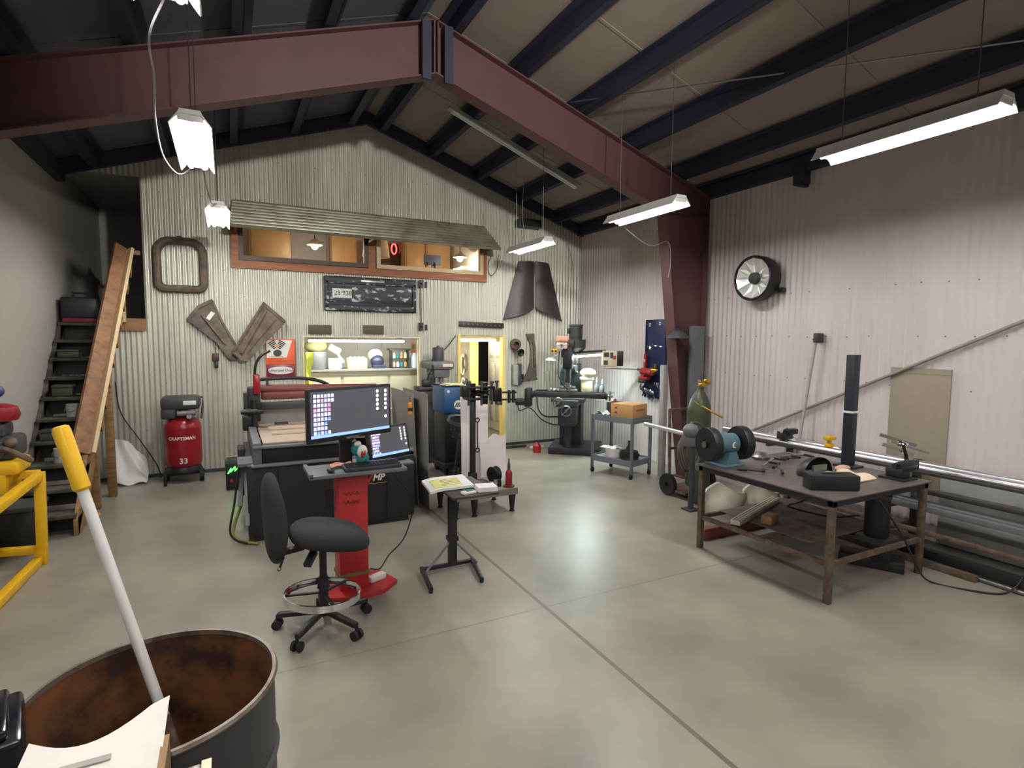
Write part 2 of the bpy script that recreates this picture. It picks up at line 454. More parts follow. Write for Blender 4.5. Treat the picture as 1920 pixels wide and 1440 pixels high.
q = MB(); q.box(1.11, 3.11, YB-.014, YB+.1, 2.11, 2.125); q.box(1.11, 1.13, YB-.014, YB+.1, .83, 2.11); q.box(3.09, 3.11, YB-.014, YB+.1, .83, 2.11); q.box(1.11, 3.11, YB-.014, YB+.1, .83, .85); trim(q, CREAM)
q = MB(); q.box(1.13, 3.09, YB+.02, YB+.028, .85, 2.11); struct('window_3', q, GL)
# six-panel door standing ajar at the far side of the passage
dr = MB(); dr.box(0, .78, -.02, .02, 0, 2.03)
for (a, b) in ((.1, .36), (.44, .68)):
    for (c, d) in ((.2, .82), (.95, 1.55), (1.66, 1.9)):
        for q in (1, -1):
            dr.box(a, b, q*.018, q*.027, c, d, .003)
            dr.box(a+.04, b-.04, q*.024, q*.036, c+.04, d-.04, .005)
door = struct('door_1', dr, mat('white_door_paint', (228, 226, 206), .45, var=.02))
door.location = (5.47, 11.07, .01); door.rotation_euler = (0, 0, R(90))
h = MB(); h.cyl((.72, .02, .98), (.72, .07, .98), .02); h.bar((.72, .07, .98), (.6, .07, .98), .02, .02); o = obj('door_handle', h, STEEL, door, raw=True)
# ================================================================ LIGHT FITTINGS
REFL = mat('white_enamel_reflector', (226, 226, 222), .35, var=.03)
def build_fixture(label, loc, hang):
    t = thing('fluorescent_fixture', label, 'ceiling light', loc, 'fluorescent shop lights', world=False)
    h = MB(); h.prism([(-.065, .075), (.065, .075), (.075, .05), (.135, -.03), (.128, -.033), (.066, .042), (-.066, .042), (-.128, -.033), (-.135, -.03), (-.075, .05)], 'y', -.62, .62)
    obj('housing', h, REFL, t)
    for sx in (-1, 1):
        g = MB(); g.cyl((sx*.052, -.585, .0), (sx*.052, .585, .0), .019, n=10); obj('tube', g, LIGHT, t)
        lo = lamp('tube_light', 'AREA', t, (sx*.062, 0, -.018), 8.4, (252, 251, 250), None, (.036, 1.16), 'tube')
        lo.rotation_euler = (0, R(-38)*sx, 0)
    for sy in (-1, 1):
        e = MB(); e.box(-.08, .08, sy*.59, sy*.61, .0, .05, .004); obj('end_cap', e, REFL, t)
        c = MB(); c.cyl((0, sy*.45, .075), (0, sy*.45, .075+hang), .004, n=6); obj('hanging_wire', c, STEEL, t)
    return t
def bare(lbl, hang, loc, src):
    return copy_tree(src, loc, 0, lbl)
fx = build_fixture('lit twin-tube shop light over the steel welding table, largest in view', (4.42, 2.42, 3.6), 1.44)
copy_tree(fx, (4.44, 5.27, 3.6), 0, 'lit shop light just in front of the red steel column')
copy_tree(fx, (4.44, 8.08, 3.6), 0, 'lit shop light hanging above the dark fender pair at the back wall')
fl = build_fixture('lit shop light hanging low on the stair side, in front of the window awning', (-.18, 5.2, 3.6), 1.4)
copy_tree(fl, (-.19, 2.42, 3.6), 0, 'lit shop light cut off by the top edge of the picture')
copy_tree(fl, (-.05, 8.05, 3.6), 0, 'small lit shop light at the stair end of the corrugated awning')
for y in (-.45, -3.3):
    copy_tree(fx, (4.42, y, 3.6), 0, 'lit shop light of the wall side row, behind the viewpoint')
    copy_tree(fl, (-.18, y, 3.6), 0, 'lit shop light of the stair side row, behind the viewpoint')
# unlit long fitting under the purlins
t = thing('fluorescent_fixture', 'long unlit fluorescent batten mounted under the dark purlins, no light on', 'ceiling light', (4.1, 7.8, 4.9), 'unlit fixtures')
a = Vector((2.95, 7.8, 5.42)); b = Vector((5.2, 7.8, 4.62))
m = MB(); m.bar(a, b, .12, .05); obj('housing', m, LGR, t)
m = MB(); m.cyl(a+Vector((.05, -.03, -.045)), b+Vector((-.05, -.03, -.045)), .019, n=10); m.cyl(a+Vector((.05, .03, -.045)), b+Vector((-.05, .03, -.045)), .019, n=10); obj('tube', m, mat('unlit_white_tube', (214, 220, 214), .3), t)
for k in (.12, .88):
    p = a.lerp(b, k); m = MB(); m.cyl(p, (p.x, p.y, roofz(p.x)-.2), .006, n=6); obj('hanging_wire', m, STEEL, t)
# cords
CORD = mat('grey_white_cord', (150, 148, 150), .6)
BCORD = mat('black_cord', (28, 28, 30), .6)
def smooth(pts, k=6):
    P = [Vector(p) for p in pts]; P = [P[0]*2-P[1]]+P+[P[-1]*2-P[-2]]; out = []
    for i in range(1, len(P)-2):
        for j in range(k):
            t = j/k; a, b, c, d = P[i-1:i+3]
            out.append(.5*((2*b)+(c-a)*t+(2*a-5*b+4*c-d)*t*t+(3*b-a-3*c+d)*t**3))
    return out+[P[-2]]
def cord(name, label, pts, r, m, cat='cord', n=6):
    mb = MB(); mb.tube(smooth(pts), r, n); return solo(name, label, cat, mb, m, pts[0], angle=80)
cord('power_cord', 'pale power cord strung between the hanging lights on the stair side', [(-.2, 3.06, 3.63), (-.28, 3.2, 3.5), (-.31, 3.7, 3.52), (-.37, 4.4, 3.5), (-.4, 5.3, 3.52), (-.33, 5.9, 3.55), (-.2, 5.84, 3.64)], .006, CORD)
cord('power_cord', 'pale cord from the hanging stair side light to the one at the awning', [(-.15, 5.84, 3.64), (-.12, 6.3, 3.52), (-.1, 7.0, 3.55), (-.06, 7.42, 3.64)], .006, CORD)
cord('power_cord', 'thin cord hanging down the corner beside the fender pair', [(5.95, 9.5, 4.55), (6.0, 9.55, 4.3), (6.15, 9.62, 4.1), (6.3, 9.66, 3.75), (6.35, 9.66, 3.5)], .006, CORD)
cord('power_cord', 'thin cord dropping from the purlin to the light above the fenders', [(4.62, 8.6, 4.85), (4.6, 8.62, 4.3), (4.62, 8.6, 3.9), (4.5, 8.6, 3.68)], .005, CORD)
cord('power_cord', 'black cord drooping from the awning end beside the pine window', [(4.5, 9.68, 3.66), (4.44, 9.68, 3.45), (4.5, 9.68, 3.3), (4.62, 9.68, 3.42), (4.66, 9.68, 3.7)], .006, BCORD)
cord('power_cord', 'white cord hanging at the red column below the wall side light', [(4.5, 5.86, 3.62), (5.2, 6.05, 3.4), (5.66, 6.17, 3.5), (5.72, 6.17, 3.2), (5.68, 6.17, 3.0)], .006, CORD)
t = thing('fill_floodlight', 'added fill light, unseen at the ridge behind the viewpoint, brightening the gable wall', 'light', (2.2, -1.2, 4.3))  # added light out of view, put in to lift the gable and awning
m = MB(); m.box(2.0, 2.4, -1.4, -1.2, 4.2, 4.45, .02); obj('housing', m, DGR, t)
m = MB(); m.cyl((2.2, -1.3, 4.45), (2.2, -1.3, 5.85), .015); obj('drop_pole', m, DGR, t)
lp = bpy.data.lights.new('fill_floodlight_lamp', 'SPOT'); lp.energy = 620; lp.spot_size = R(58); lp.spot_blend = .8; lp.shadow_soft_size = .12; lp.color = (1, .97, .9)
lo = bpy.data.objects.new('fill_floodlight_lamp', lp); COL.objects.link(lo); lo.parent = t; lo.location = (0, .06, .03)
lo.rotation_euler = (Vector((2.4, 9.7, 4.6))-Vector((2.2, -1.14, 4.33))).to_track_quat('-Z', 'Y').to_euler()
# loft and office lamps, lights of the back rooms
BULB = emit('warm_bulb_glow', (255, 238, 212), 12)
for x, y, z, l in ((1.55, 11.3, 3.84, 'warm lit bulb seen through the dark wood window of the office'), (4.36, 10.9, 3.76, 'warm lit bulb seen through the pine window of the office')):
    t = thing('pendant_lamp', l, 'lamp', (x, y, z), 'office lamps')
    m = MB(); m.ball((x, y, z), .065); obj('bulb', m, BULB, t); lamp('bulb_light', 'POINT', t, (x, y, z-.075), 9, (255, 240, 214), None, (.02, .02), 'bulb')
    m = MB(); m.lathe([(.03, .12), (.14, .02), (.145, .0), (.135, .0), (.028, .1)], (x, y, z+.02)); obj('shade', m, CREAM, t)
    m = MB(); m.cyl((x, y, z+.12), (x, y, 4.35), .008); obj('cord', m, BCORD, t)
STRIP = emit('strip_light_glow', (250, 252, 240), 8)
t = thing('strip_light', 'bright tube light along the top inside the display window', 'light', (2.0, 9.95, 2.04))
m = MB(); m.box(1.2, 2.95, 9.98, 10.06, 2.07, 2.12); obj('housing', m, REFL, t)
m = MB(); m.cyl((1.24, 10.02, 2.045), (2.9, 10.02, 2.045), .02, n=10); obj('tube', m, STRIP, t)
lo = lamp('strip_lamp', 'AREA', t, (2.07, 10.03, 2.02), 8, (252, 253, 246), None, (1.66, .04)); lo.rotation_euler = (R(25), 0, 0)
t = thing('pendant_lamp', 'added lamp brightening the white door in the back room, unseen above the door head', 'lamp', (4.98, 11.4, 2.25), 'added back room lamps')  # added lamp out of sight, put in to light the door face
m = MB(); m.ball((4.98, 11.4, 2.27), .04); obj('bulb', m, BULB, t); lamp('bulb_light', 'POINT', t, (4.98, 11.4, 2.2), 11, (255, 250, 238), None, (.03, .03))
m = MB(); m.cyl((4.98, 11.4, 2.3), (4.98, 11.4, 2.4), .02); obj('holder', m, WHT, t)
YSTRIP = emit('yellow_strip_glow', (255, 248, 222), 9)
t = thing('strip_light', 'yellowish tube light across the top of the open passage', 'light', (4.35, 9.95, 2.1))
m = MB(); m.box(3.92, 4.76, 9.94, 10.02, 2.1, 2.14); obj('housing', m, REFL, t)
m = MB(); m.cyl((3.95, 9.97, 2.075), (4.74, 9.97, 2.075), .024, n=10); obj('tube', m, YSTRIP, t)
lo = lamp('strip_lamp', 'AREA', t, (4.35, 9.985, 2.045), 7, (255, 250, 232), None, (.78, .04)); lo.rotation_euler = (R(30), 0, 0)
# ================================================================ BACK WALL: LOWER PIECES
YW = YB-.012
# corrugated awning over the office windows
aw = MB(); n = 8
def awn(u, v):
    y = 9.66-.52*v; z = 4.16-.46*v+.03*math.cos(v*2*math.pi*n)
    x0 = .14-.06*v; x1 = 4.36+.1*v
    return (x0+(x1-x0)*u, y-.02*math.cos(v*2*math.pi*n)*.6, z)
aw.grid(awn, 14, n*8, th=(0, .006, .008))
AWN = mat('weathered_galvanised_awning', (176, 174, 158), .34, .6, c2=(128, 116, 96), scale=2.5, lo=.45, hi=.75, stretch=(1, 1, 1))
t = thing('window_awning', 'weathered corrugated metal awning over the office windows', 'awning', (2.2, 9.4, 3.9))
obj('corrugated_roof', aw, AWN, t, angle=70)
for x in (.16, 2.2, 4.3):
    m = MB(); m.bar((x, 9.68, 3.72), (x, 9.2, 3.72), .04, .05); m.bar((x, 9.66, 3.7), (x, 9.66, 4.14), .05, .04); m.bar((x, 9.2, 3.73), (x, 9.64, 4.12), .03, .04); obj('bracket', m, WOODD, t)
# vintage radiator shell
t = thing('radiator_shell', 'rusty round-cornered car radiator shell hung like a picture frame on the corrugated wall', 'car part', (-.58, YW, 2.78))
pts = []
for cx, cz, a0, r in ((-.70, 3.34, 180, .17), (-.45, 3.34, 90, .17), (-.36, 2.89, 0, .08), (-.79, 2.89, -90, .08)):
    for k in range(7):
        a = R(a0-k*15); pts.append((cx+r*math.cos(a), 9.66, cz+r*math.sin(a)))
m = MB(); m.tube(pts, .055, 8, True, .9, ref=(0, 1, 0)); obj('shell', m, RUST, t)
m = MB(); m.tube([(p[0]+(.575 if 0 else 0)*0+(-.035 if p[0] > -.575 else .035), 9.69, p[2]+(-.035 if p[2] > 3.15 else .035)) for p in pts], .02, 6, True); obj('inner_flange', m, RUST, t)
m = MB(); m.cyl((-.575, 9.66, 3.5), (-.575, 9.66, 3.58), .035); obj('filler_neck', m, RUST, t)
# rusty V of pressed panels
def panel(pts, y0, th):
    m = MB(); m.prism(pts, 'y', y0-th, y0)
    c = [sum(p[i] for p in pts)/len(pts) for i in (0, 1)]
    P = [(c[0]+(p[0]-c[0])*.93, y0-th-.004, c[1]+(p[1]-c[1])*.93) for p in pts]
    for a, b in zip(P, P[1:]+P[:1]): m.bar(a, b, .03, .03)
    return m
LA = [(-.53, 2.37), (-.38, 2.57), (-.18, 2.68), (-.04, 2.33), (.13, 1.98), (.14, 1.74), (.05, 1.73), (-.14, 2.02)]
RA = [(.53, 2.66), (.86, 2.36), (.76, 2.25), (.55, 2.03), (.28, 1.72), (.19, 1.71), (.06, 1.86), (.3, 2.28)]
RP = mat('rusty_pressed_sheet', (120, 106, 96), .7, .1, c2=(88, 76, 70), scale=6, lo=.4, hi=.6)
t = thing('pressed_steel_wing', 'rusty pressed steel panel, stair side arm of the V on the wall', 'car part', (-.2, YW, 1.73), 'V of rusty panels')
obj('sheet', panel(LA, 9.695, .035), RP, t)
m = MB(); m.boxc((-.21, 9.645, 2.42), (.06, .012, .13), Matrix.Rotation(R(35), 3, 'Y')); obj('bright_slot', m, WHT, t)
m = MB(); m.bar((-.32, 9.645, 2.43), (-.02, 9.645, 2.0), .05, .03); obj('stiffener', m, RP, t)
t = thing('pressed_steel_wing', 'rusty pressed steel panel, window side arm of the V on the wall', 'car part', (.45, YW, 1.71), 'V of rusty panels')
obj('sheet', panel(RA, 9.622, .035), RP, t)
m = MB(); m.bar((.56, 9.58, 2.52), (.19, 9.58, 1.85), .05, .03); m.bar((.7, 9.58, 2.4), (.3, 9.58, 1.9), .03, .02); obj('stiffener', m, RP, t)
# cord pull below the V
t = thing('cord_pull', 'small brown weight hanging on a strap below the rusty V', 'pull', (-.16, YW, 1.66))
m = MB(); m.box(-.166, -.154, 9.69, 9.7, 1.85, 2.02); obj('strap', m, RUST, t)
m = MB(); m.box(-.205, -.115, 9.64, 9.71, 1.73, 1.85, .01); obj('weight', m, WOODD, t)
m = MB(); m.box(-.175, -.13, 9.66, 9.7, 1.62, 1.73, .008); obj('grip', m, BLK, t)
# orange engine sign
t = thing('tin_sign', 'orange tin sign with a V-twin engine above an Authorized Dealer oval', 'sign', (.76, YW, 1.46))
m = MB(); m.box(.545, .985, 9.69, 9.708, 1.46, 2.075, .006); obj('backing', m, ORG, t)
m = MB(); m.box(.552, .978, 9.684, 9.692, 1.468, 1.668, .004); obj('dealer_plate', m, MAR, t)
m = MB(); m.prism([(.56, 2.055), (.945, 2.055), (.855, 1.775), (.56, 1.775)], 'y', 9.683, 9.69); obj('white_field', m, WHT, t)
EM = mat('printed_engine_ink', (58, 60, 48), .5, var=.25, scale=40)
m = MB()
def ell(cx, cz, rx, rz, y0, y1, n=24, rot=0):
    return [(cx+rx*math.cos(a)*math.cos(rot)-rz*math.sin(a)*math.sin(rot), cz+rx*math.cos(a)*math.sin(rot)+rz*math.sin(a)*math.cos(rot)) for a in [2*math.pi*k/n for k in range(n)]]
for sg in (-1, 1):
    c = math.radians(33)*sg
    for k in range(5):
        d = .045+k*.027; w_ = .05+.006*k
        m.boxc((.715+math.sin(c)*d, 9.679, 1.90+math.cos(c)*d), (w_*1.5, .006, .017), Matrix.Rotation(c, 3, 'Y'))
m.prism(ell(.72, 1.85, .062, .055, 0, 0), 'y', 9.676, 9.682); obj('engine_emblem', m, EM, t)
m = MB(); m.prism(ell(.71, 1.965, .04, .028, 0, 0), 'y', 9.672, 9.677); obj('air_cleaner', m, mat('printed_orange_disc', (216, 150, 110), .5), t)
m = MB(); m.prism(ell(.765, 1.568, .195, .062, 0, 0), 'y', 9.678, 9.685); obj('oval', m, WHT, t)
def onwall(cx, y, cz): return lambda v: (cx+v[0], y-v[2], cz+v[1])
m = MB(); m.text('Authorized Dealer', .058, onwall(.765, 9.677, 1.568), .001, .0008, .2); obj('lettering', m, BLK, t)
m = MB()
for k in range(9): m.box(.60+k*.024, .614+k*.024, 9.68, 9.684, 1.785, 1.797)
for k in range(14): m.box(.58+k*.026, .60+k*.026, 9.684, 9.692, 1.715, 1.728)
obj('small_print', m, mat('faded_print', (150, 96, 70), .6), t)
# pickup tailgate with number plate
TG = mat('peeling_dark_tailgate_paint', (38, 46, 48), .5, .1, c2=(176, 182, 184), scale=11, lo=.56, hi=.62, stretch=(.6, 1, 1.3))
TGD = mat('dark_tailgate_paint', (36, 44, 47), .45, .1, var=.2)
t = thing('tailgate', 'dark peeling pickup tailgate with a number plate, hung under the office windows', 'car part', (2.24, YW, 2.54))
m = MB(); m.box(1.46, 3.03, 9.66, 9.712, 2.55, 3.13, .012); obj('shell', m, TGD, t)
m = MB(); m.box(1.47, 3.02, 9.635, 9.67, 3.0, 3.12, .015); m.box(1.47, 3.02, 9.635, 9.67, 2.56, 2.65, .015); m.box(1.47, 1.53, 9.635, 9.67, 2.6, 3.05, .012); m.box(2.96, 3.02, 9.635, 9.67, 2.6, 3.05, .012)
obj('raised_border', m, TG, t)
m = MB(); m.box(1.55, 2.94, 9.648, 9.664, 2.7, 2.96, .006); obj('center_panel', m, TG, t)
m = MB(); m.box(2.05, 2.45, 9.615, 9.64, 3.04, 3.085, .006); obj('latch_handle', m, STEEL, t)
p = MB(); p.box(1.585, 1.9, 9.638, 9.646, 2.765, 2.925, .004); p = obj('number_plate', p, mat('pale_plate', (206, 208, 198), .5), t)
m = MB(); m.text('28·938', .105, onwall(1.755, 9.637, 2.845), .001, .001); obj('plate_lettering', m, TGD, p)
# two flat brown plates over the display window
for (x0, x1, z0, z1, l) in ((1.2, 1.57, 2.16, 2.31, 'stair side flat brown metal plate above the display window'), (2.09, 2.45, 2.17, 2.32, 'passage side flat brown metal plate above the display window')):
    t = thing('wall_plate', l, 'plate', ((x0+x1)/2, YW, z0), 'brown plates over the display window')
    m = MB(); m.box(x0, x1, 9.69, 9.712, z0, z1, .004); obj('plate', m, mat('brown_plate', (84, 74, 62), .6), t)
    m = MB()
    for x in (x0+.02, x1-.02):
        for z in (z0+.02, z1-.02): m.cyl((x, 9.69, z), (x, 9.684, z), .008, n=8)
    obj('screws', m, SCREW, t)
# toothed hanging strip above the passage
t = thing('perforated_strip', 'dark perforated steel strip mounted over the open passage', 'strip', (4.32, YW, 2.3))
m = MB(); m.boxc((4.32, 9.695, 2.365), (.93, .025, .1), Matrix.Rotation(R(1.5), 3, 'Y'), .004); obj('strip', m, mat('dark_steel_strip', (60, 58, 54), .5, .5), t)
m = MB()
for k in range(9): m.cyl((3.95+k*.093, 9.683, 2.375-k*.0025), (3.95+k*.093, 9.678, 2.375-k*.0025), .014, n=10)
obj('bolt_holes', m, STEEL, t)
# dark box up by the roof
t = thing('wall_speaker', 'dark box speaker high on the gable between awning and corner', 'speaker', (5.26, YW, 4.24))
m = MB(); m.box(5.02, 5.5, 9.5, 9.71, 4.25, 4.4, .015); obj('cabinet', m, DGR, t)
m = MB(); m.box(5.04, 5.48, 9.49, 9.5, 4.265, 4.385); obj('grille', m, BLK, t)
# pair of fenders
FEN = mat('dark_brown_fender_paint', (66, 60, 58), .5, .1, var=.1, scale=3)
def fender(sg):
    def f(u, v):
        cx = 5.44
        wt, wb = .33, .65
        w_ = wt+(wb-wt)*v
        x = cx+sg*(.014+w_*u)
        zb = 2.72-.24*(u**.7) if u > 0 else 2.72
        z = 3.63+(zb-3.63)*v-.02*u*(1-v)
        y = 9.69-.13*math.sin(math.pi*min(1, .12+.88*u))*(.45+.55*v)
        return (x, y, z)
    m = MB(); m.grid(f, 16, 20, th=(0, .012, 0)); return m
for sg, l in ((-1, 'dark steel fender of the hanging pair, half nearer the passage'), (1, 'dark steel fender of the hanging pair, half nearer the room corner')):
    t = thing('car_fender', l, 'car part', (5.44+sg*.3, YW, 2.5), 'pair of fenders')
    obj('skin', fender(sg), FEN, t, angle=50)
    m = MB(); m.tube([Vector((5.44+sg*(.02+.65*u), 9.69-.13*math.sin(math.pi*min(1, .12+.88*u)), 2.72-.24*u**.7)) for u in [k/14 for k in range(15)]], .012, 6); obj('rolled_edge', m, FEN, t)
# horn, bracket and switch box between passage and mill
t = thing('motor_horn', 'rusty old horn fixed to the wall beside the passage', 'horn', (5.02, YW, 1.78))
m = MB(); m.lathe([(.0, 0), (.09, .01), (.11, .05), (.1, .12), (.05, .14)], (5.03, 9.7, 2.0), (-.2, -1, 0)); obj('body', m, RUST, t)
m = MB(); m.lathe([(.02, 0), (.035, .06), (.075, .12), (.07, .12), (.03, .07)], (5.06, 9.6, 1.86), (0, -1, -.2)); obj('bell', m, BLK, t)
m = MB(); m.box(5.0, 5.06, 9.6, 9.71, 1.84, 1.98); obj('bracket', m, RUST, t)
def F(u, v): return (5.28+(u-985)*.01187+.0006*(v-625)*0, 2.22-(v-625)*.01066)
def FS(l): return [F(960+a/8, 590+b/8) for a, b in l]
t = thing('curved_bracket', 'flared slotted steel bracket hanging on the wall between passage and mill', 'bracket', (5.4, YW, 1.26))
m = MB()
for l in ([(190, 290), (320, 285), (324, 420), (275, 420), (245, 410)], [(324, 420), (342, 480), (354, 800), (322, 800), (300, 420)], [(245, 410), (275, 420), (290, 800), (222, 850), (262, 700), (272, 560)], [(222, 850), (290, 800), (354, 800), (362, 970), (140, 1005), (210, 870)]):
    m.prism(FS(l), 'y', 9.67, 9.7)
obj('plate', m, mat('weathered_bracket_steel', (96, 90, 80), .65, .3, c2=(126, 118, 100), scale=5), t)
m = MB()
for u in ([140, 1000], [235, 975], [350, 965]):
    p = FS([u])[0]; m.cyl((p[0], 9.7, p[1]), (p[0], 9.62, p[1]), .014, n=8)
obj('studs', m, RUST, t)
t = thing('switch_box', 'small grey switch box low on the wall beside the passage', 'electrical box', (5.1, YW, 1.2))
m = MB(); m.box(4.98, 5.08, 9.62, 9.71, 1.2, 1.6, .008); obj('housing', m, LGR, t)
m = MB(); m.box(5.08, 5.14, 9.6, 9.71, 1.2, 1.62, .006); m.cyl((5.17, 9.66, 1.36), (5.2, 9.66, 1.36), .05); obj('side_cover', m, DGR, t)
# hooks at the display window's side
t = thing('wall_hook', 'black iron hooks above each other beside the tailgate', 'hook', (3.14, YW, 2.2))
for z in (3.08, 2.32):
    m = MB(); m.box(3.09, 3.15, 9.66, 9.71, z-.08, z+.06); m.box(3.2, 3.24, 9.68, 9.71, z-.07, z+.03); m.cyl((3.12, 9.66, z), (3.12, 9.6, z-.02), .012); obj('hook', m, BLK, t)
m = MB(); m.cyl((3.13, 9.7, 2.35), (3.13, 9.7, 3.05), .008, n=6); obj('rod', m, RUST, t)
# ================================================================ STAIR SIDE
t = thing('wooden_staircase', 'steep dark wooden staircase with plank handrail against the grey side wall', 'stairs', (-1.72, 8.2, 0))
NS = 10
def sy(n): return 6.95+.235*n
for n in range(1, NS+1):
    m = MB(); z = .228*n; y = sy(n)
    m.box(-1.98, -1.47, y-.02, y+.25, z-.04, z, .006); obj('tread', m, TREAD, t)
    m = MB(); m.box(-1.955, -1.495, y+.232, y+.248, z-.228 if n > 1 else 0, z-.041); obj('riser', m, DGR, t)
for x in (-1.975, -1.475):
    m = MB(); m.prism([(sy(1)-.02, 0), (sy(1)-.02, .16), (sy(10)+.05, 2.24), (sy(10)+.4, 2.24), (sy(10)+.4, 2.02), (sy(1)+.35, 0)], 'x', x-.02, x+.02)
    for n in range(1, NS+1): m.prism([(sy(n), .228*n-.04), (sy(n)+.23, .228*n-.04), (sy(n)+.23, .228*n+.02-.04), (sy(n)-.02, .228*n-.24)], 'x', x-.02, x+.02)
    obj('stringer', m, TREAD if x < -1.6 else WOOD, t)
m = MB(); m.box(-1.52, -1.43, 8.15, 8.24, 0, 1.22, .006); obj('newel_post', m, WOOD, t)
m = MB(); m.box(-1.44, -1.35, 8.72, 8.81, 0, 1.75, .006); obj('newel_post', m, WOOD, t)
m = MB(); m.box(-1.35, -1.27, 9.58, 9.66, 2.3, 3.3, .006); obj('newel_post', m, WOODP, t)
a = Vector((-1.52, 7.75, .78)); b = Vector((-1.28, 9.62, 3.36))
m = MB(); m.bar(a, b, .2, .045, up=(.75, -.5, .6)); obj('handrail', m, WOOD2, t)
m = MB(); m.bar(a+Vector((.1, .02, -.02)), b+Vector((.1, .02, -.02)), .045, .09, up=(.75, -.5, .6)); obj('rail_edge', m, WOODP, t)
for k in range(9):
    q = a.lerp(b, .16+k*.095)+Vector((.115, .06, -.12)); m = MB(); m.boxc(q, (.03, .1, .2), Matrix.Rotation(R(-38), 3, 'X')); obj('baluster_block', m, WOOD, t)
m = MB(); m.box(-1.35, -1.07, 9.6, 9.68, 3.26, 3.32); obj('landing_rail', m, WOOD2, t)
# things left on the upper steps and landing
t = thing('tool_case', 'black tool case lying on the top stair tread', 'case', (-1.75, 9.45, 2.285))
m = MB(); m.box(-1.95, -1.55, 9.3, 9.6, 2.335, 2.62, .03); obj('body', m, BLK, t)
m = MB(); m.box(-1.93, -1.57, 9.27, 9.58, 2.28, 2.34, .01); obj('red_lid', m, mat('dim_red_plastic', (120, 30, 48), .5), t)
m = MB(); m.tube([(-1.83, 9.44, 2.61), (-1.83, 9.44, 2.68), (-1.67, 9.44, 2.68), (-1.67, 9.44, 2.61)], .014); obj('handle', m, BLK, t)
for n, x, w_, h_, mm, l in ((6, -1.78, .2, .14, GRN, 'green box stored on an upper stair tread'), (5, -1.66, .13, .15, LGR, 'pale can stored on a stair tread under the green box'), (4, -1.8, .22, .12, DGR, 'dark box stored on a middle stair tread'), (3, -1.7, .12, .16, LGR, 'grey bucket stored on a low stair tread'), (8, -1.8, .22, .1, GRN, 'greenish case on the third highest tread')):
    y = sy(n)+.11; z = .228*n+.003
    t = thing('storage_box' if mm is not LGR else 'paint_can', l, 'box' if mm is not LGR else 'can', (x, y, z))
    if mm is LGR:
        m = MB(); m.lathe([(.0, 0), (w_/2, 0), (w_/2, h_), (w_/2-.012, h_-.004), (0, h_-.006)], (x, y, z)); obj('body', m, mm, t)
        m = MB(); m.tube([(x-w_/2, y, z+h_*.8), (x-w_/2-.01, y-.03, z+h_*.5), (x, y-w_/2-.02, z+h_*.4), (x+w_/2, y, z+h_*.8)], .004); obj('bail', m, STEEL, t)
    else:
        m = MB(); m.box(x-w_/2, x+w_/2, y-.09, y+.09, z, z+h_*.75, .01); obj('body', m, mm, t)
        m = MB(); m.box(x-w_/2-.006, x+w_/2+.006, y-.096, y+.096, z+h_*.75, z+h_, .008); obj('lid', m, mm, t)
# white sheet leaning by the stair foot
def cr(u, v):
    x = -1.5+u*.43*(1-.25*(v-.4)**2)
    z = .04+(.60-.3*u*u)*v+.02*math.sin(9*u+4*v)-.03*u
    y = 9.3+.28*v+.03*math.sin(7*u+2)*math.sin(6*v+1)+.02*math.sin(15*u*v)
    return (x, y, max(z, .004))
m = MB(); m.grid(cr, 18, 16, th=(.004, .012, .003)); solo('plastic_sheet', 'crumpled white plastic sheet leaning on the corrugated wall by the stair post', 'sheet', m, WHT, (-1.3, 9.4, 0))
m = MB(); m.tube(smooth([(-1.45, 9.69, 1.45), (-1.4, 9.69, 1.0), (-1.2, 9.66, .62), (-1.0, 9.62, .25), (-.94, 9.6, .08), (-.93, 9.58, .012)]), .008, 6); solo('air_hose', 'thin dark air hose running down the wall to the red compressor', 'hose', m, BCORD, (-1.2, 9.6, 0), angle=80)
# red air compressor
cx, cy = -.61, 9.3
t = thing('air_compressor', 'red upright tank air compressor with black pump cover on the back wall floor', 'compressor', (cx, cy, 0))
m = MB(); m.lathe([(0, .16), (.1, .165), (.19, .2), (.235, .27), (.24, .34), (.24, .78), (.232, .85), (.18, .92), (.09, .955), (0, .96)], (cx, cy, 0), n=36); obj('tank', m, REDD, t)
m = MB(); m.lathe([(.236, .15), (.24, .17), (.215, .23), (.2, .23), (.2, .15)], (cx, cy, 0), n=30, close=True); m.box(cx-.26, cx+.26, cy-.06, cy+.06, .1, .15, .01); obj('foot_ring', m, BLK, t)
for sx in (-1, 1):
    m = MB(); m.box(cx+sx*.22-.02, cx+sx*.22+.02, cy-.28, cy-.22, 0, .17, .005) if sx < 0 else m.cyl((cx+.2, cy-.1, .09), (cx+.255, cy-.1, .09), .09, n=20); obj('foot' if sx < 0 else 'wheel', m, BLKR, t)
m = MB(); m.cyl((cx-.25, cy+.12, .09), (cx-.2, cy+.12, .09), .09, n=20); obj('wheel', m, BLKR, t)
m = MB(); m.box(cx-.25, cx+.24, cy-.2, cy+.18, 1.06, 1.25, .05); m.box(cx-.25, cx-.06, cy-.18, cy+.16, .93, 1.1, .04); obj('pump_cover', m, DGR, t)
m = MB(); m.cyl((cx+.02, cy-.05, .95), (cx+.02, cy-.05, 1.08), .06); m.cyl((cx-.05, cy-.2, 1.01), (cx+.18, cy-.2, 1.01), .035); m.ball((cx+.14, cy-.16, 1.02), .05); m.cyl((cx+.1, cy-.2, .95), (cx+.1, cy-.24, .97), .035); obj('pump', m, MGR, t)
m = MB(); m.box(cx+.03, cx+.19, cy-.215, cy-.2, 1.13, 1.19, .004); obj('label_plate', m, WHT, t)
def oncyl(r, z0, a0): return lambda v: (cx+math.sin(a0+v[0]/r)*(r+v[2]), cy-math.cos(a0+v[0]/r)*(r+v[2]), z0+v[1])
